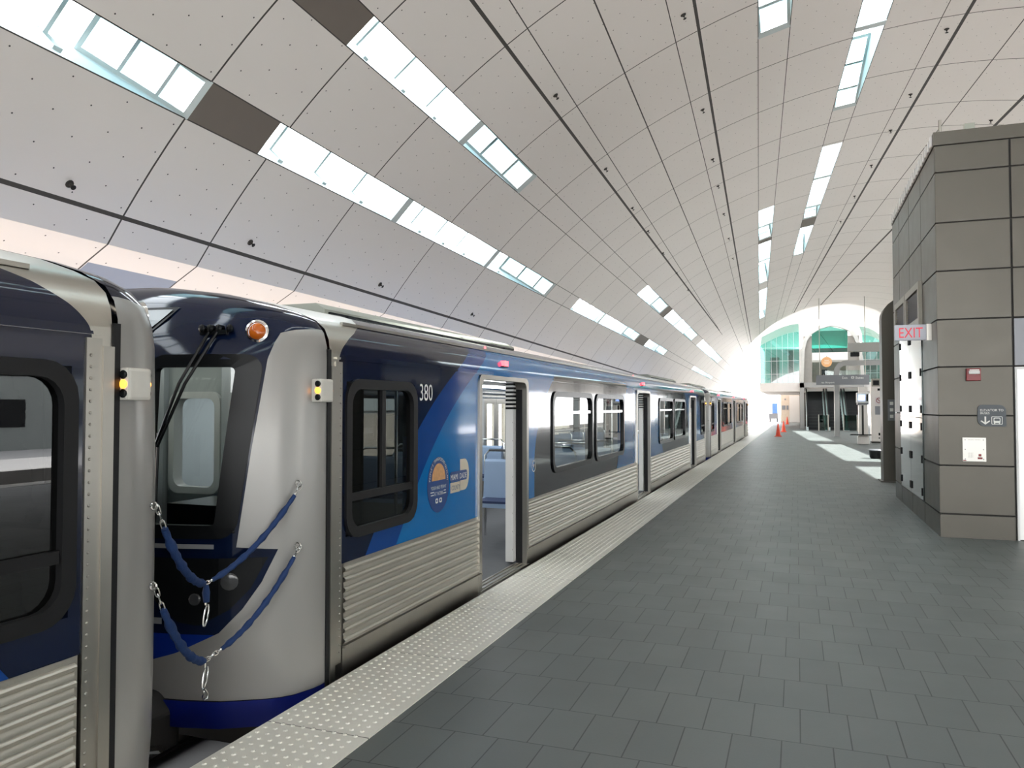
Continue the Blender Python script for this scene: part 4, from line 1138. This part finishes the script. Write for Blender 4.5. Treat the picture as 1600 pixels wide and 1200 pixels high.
vs = [(a, -.15, b) for a, b in arc] + [(a, -.15, b) for a, b in inn] + [(a, .35, b) for a, b in arc] + [(a, .35, b) for a, b in inn]; fs = []
for i in range(n - 1):
    j = i + 1; fs += [(i, j, n + j, n + i), (2 * n + i, 3 * n + i, 3 * n + j, 2 * n + j), (i, 2 * n + i, 2 * n + j, j), (n + i, n + j, 3 * n + j, 3 * n + i)]
m.add(vs, fs); m.build('arch_frame', 'archsteel', mz)
m = MB(); m.box(.5, 1.10, .4, .6, 3.42, 6.95); m.box(3.58, 4.36, .4, .6, 3.42, 6.9); m.build('side_panels', 'taupe_panel', mz)
m = MB(); m.box(1.10, 3.58, .45, .5, 5.68, 7.3); m.add([(1.1, .45, 7.3), (3.58, .45, 7.3), (2.42, .45, 7.62)], [(0, 1, 2)]); m.build('upper_glazing', 'green_glass', mz, fix=False)
m = MB(); m.box(1.10, 3.58, .3, .7, 5.1, 5.68); m.build('white_beam', 'white', mz)
m = MB(); m.box(1.10, 3.58, 3.0, 3.1, 3.42, 5.1); m.build('inner_wall', 'taupe_panel', mz)
m = MB(); m.box(2.0, 9.0, -.05, .05, 3.42, 4.3); m.build('balustrade_glass', 'clear', mz)
rs = empty('round_sign', (2.12, 62.3, 4.96), 'round orange and brown sign hanging under the white beam at the far end', 'sign')
m = MB(); m.lathe([(.0, -.04), (.36, -.04), (.38, -.02), (.38, .02), (.36, .04), (0, .04)], lambda a, b, c: (a, c, b), 28); m.build('sign_disc', 'decal_orange', rs, smooth=40)
m = MB()
for q in (-.12, .0, .12): m.box(-.22 + abs(q) * .5, .22 - abs(q) * .5, -.046, -.04, q - .025, q + .025)
m.build('sign_marks', 'decal_cream', rs)
MB().box(-.01, .01, -.01, .01, .38, .45).build('hanger', 'black', rs)
sc = empty('wall_screen', (2.05, 64.95, 4.15), 'dark green screen on the inner wall below the round orange sign', 'screen'); MB().box(-.2, .2, 0, .05, 0, .36).build('screen_body', 'black', sc); MB().box(-.17, .17, -.006, 0, .03, .33).build('screen_face', 'signgrey', sc)

# escalators
def escalator(x0, x1, label):
    root = empty('escalator', ((x0 + x1) / 2, 58.2, 0), label, 'escalator', 'escalators up to the mezzanine')
    h = (x1 - x0) / 2; m = MB(); run = .40; rise = .21
    m.box(-h + .12, h - .12, -1.2, .4, -.05, .01)
    for k in range(14):
        y = .4 + k * run; m.box(-h + .12, h - .12, y, y + run + .02, rise * k - .1 if k else 0, rise * (k + 1))
        for q in range(6): m.box(-h + .14 + q * (2 * h - .28) / 6, -h + .16 + q * (2 * h - .28) / 6, y - .004, y, rise * k, rise * (k + 1))
    m.build('steps', 'step', root)
    for sg in (-1, 1):
        x = sg * (h - .06)
        m = MB(); m.prism([(-1.3, 0), (.4, 0), (6.1, 3.0), (6.1, 3.25), (.3, .28), (-1.3, .22)], lambda a, b, c: (x + c, a, b), -.06, .06); m.build('skirt_panel', 'wellframe', root)
        m = MB(); m.prism([(-1.0, .22), (.3, .28), (6.1, 3.25), (6.1, 4.1), (.25, 1.05), (-1.1, 1.0), (-1.3, .75), (-1.25, .4)], lambda a, b, c: (x + c, a, b), -.008, .008); m.build('balustrade', 'clear', root, fix=False)
        m = MB(); m.tube([(x, -.9, .2), (x, -1.25, .35), (x, -1.36, .62), (x, -1.3, .9), (x, -1.05, 1.04), (x, .25, 1.09), (x, 6.1, 4.13)], .045, 8); m.build('handrail', 'rubber', root, smooth=50)
    return root
escalator(.62, 1.92, 'leftmost escalator of the three, beside the grey door surround')
escalator(2.0, 3.12, 'middle escalator, partly behind the grey portal post')
escalator(3.2, 4.4, 'rightmost escalator, just left of the steel call station')
es_f = empty('escalator_surround', (.0, 62, 0), kind='structure')
m = MB(); m.box(.22, .52, -.4, 0, 0, 3.40); m.box(.22, 4.6, -.4, 0, 3.05, 3.42); m.build('surround', 'portal2', es_f)
m = MB(); m.box(.22, 4.6, 6.2, 6.4, 0, 3.0); m.build('back_panel', 'gap', es_f)
gb = empty('glass_barrier', (2.4, 56.4, 0), 'low green glass barrier panels in front of the escalators', 'barrier')
for (a, b) in ((-1.0, -.45), (.55, 1.35)):
    MB().box(a, b, -.01, .01, .06, 1.05).build('glass_panel', 'green_glass', gb)
for q in (-1.02, -.43, .53, 1.37): MB().box(q - .03, q + .03, -.03, .03, 0, 1.10).build('post', 'steel', gb)

# wall and door at the very end of the platform
we = empty('wall_far', (0, 84.5, 0), kind='structure')
m = MB(); m.box(-1.57, 6.0, 0, .3, 0, 3.2); m.build('wall', 'tan', we)
m = MB(); m.box(-.72, .26, -.05, 0, .02, 2.75); m.build('door_leaf', 'pink_steel', we)
m = MB(); m.box(-1.45, -1.1, -.03, 0, 1.3, 1.75); m.box(-1.0, -.80, -.03, 0, 1.3, 1.75); m.box(-1.2, -1.05, -.08, 0, 2.3, 2.45); m.build('notice', 'lintel', we)
# small maintenance cart beyond the platform end
ct = empty('maintenance_cart', (-2.35, 87.0, 0), 'small blue and dark maintenance cart standing at the bright end of the platform', 'cart')
MB().box(-.45, .45, 0, 1.0, .35, .9).build('cart_bed', 'lintel', ct)
M['cartblue'] = plain('cart_blue', (.10, .22, .60), .4)
MB().box(-.15, .42, .05, .9, .9, 2.0).build('cart_cab', 'cartblue', ct, bevel=.05)
for sx in (-.36, .36):
    for sy in (.18, .82): MB().lathe([(.17, -.05), (.18, 0), (.17, .05)], lambda a, b, c: (sx + c, sy + a, .18 + b), 14).build('wheel', 'rubber', ct)

# ------------------------------------------------------------------ sprinkler heads on the canopy
sp0 = None
def sprinkler(al, y, label):
    global sp0
    p = Vector(vpt(al, y)); d = Vector((VC[0] - p.x, 0, VC[1] - p.z)).normalized(); 
    if sp0 is None:
        sp0 = empty('sprinkler_head', (0, 0, 0)); o = sp0
        MB().lathe([(.055, 0), (.05, .012), (.02, .014), (.016, .05), (0, .05)], XYZ, 12).build('escutcheon', 'gap', sp0, smooth=40)
        MB().lathe([(.0, .085), (.034, .083), (.034, .088), (0, .09)], XYZ, 10).build('deflector', 'rubber', sp0)
        MB().tube([(.014, 0, .045), (.018, 0, .065), (.008, 0, .085)], .004, 5).tube([(-.014, 0, .045), (-.018, 0, .065), (-.008, 0, .085)], .004, 5).build('yoke', 'rubber', sp0)
    else: o = copy_tree(sp0)
    o.location = p; o.rotation_euler = d.to_track_quat('Z', 'Y').to_euler()
    o.scale = (.8, .8, .8)
    tag(o, label, 'sprinkler', 'sprinkler heads on the canopy')
ordn = ['first', 'second', 'third', 'fourth', 'fifth', 'sixth', 'seventh', 'eighth']
for k, y in enumerate((5.58, 8.29, 11.72, 15.84)): sprinkler(39.0 - .075 * y, y, ordn[k] + ' sprinkler head from the camera on the lowest ceiling seam above the train')
for k, y in enumerate((11.66, 15.48, 18.6, 21.05, 24.0, 27.5, 31.2)): sprinkler(60.2 - .137 * y, y, ordn[k] + ' sprinkler head from the camera in the left narrow ceiling band')
for k, y in enumerate((11.73, 15.52, 18.6, 20.8, 23.7, 27.0, 30.4)): sprinkler(71.45 - .189 * y, y, ordn[k] + ' sprinkler head from the camera in the right narrow ceiling band')
for k, y in enumerate((15.39, 18.37, 20.6, 23.4, 26.6, 30.0)): sprinkler(94.5 - .335 * y, y, ordn[k] + ' sprinkler head from the camera in the ceiling band right of the skylights')
sprinkler(97.5, 20.4, 'lone sprinkler head above the roof of the elevator tower')
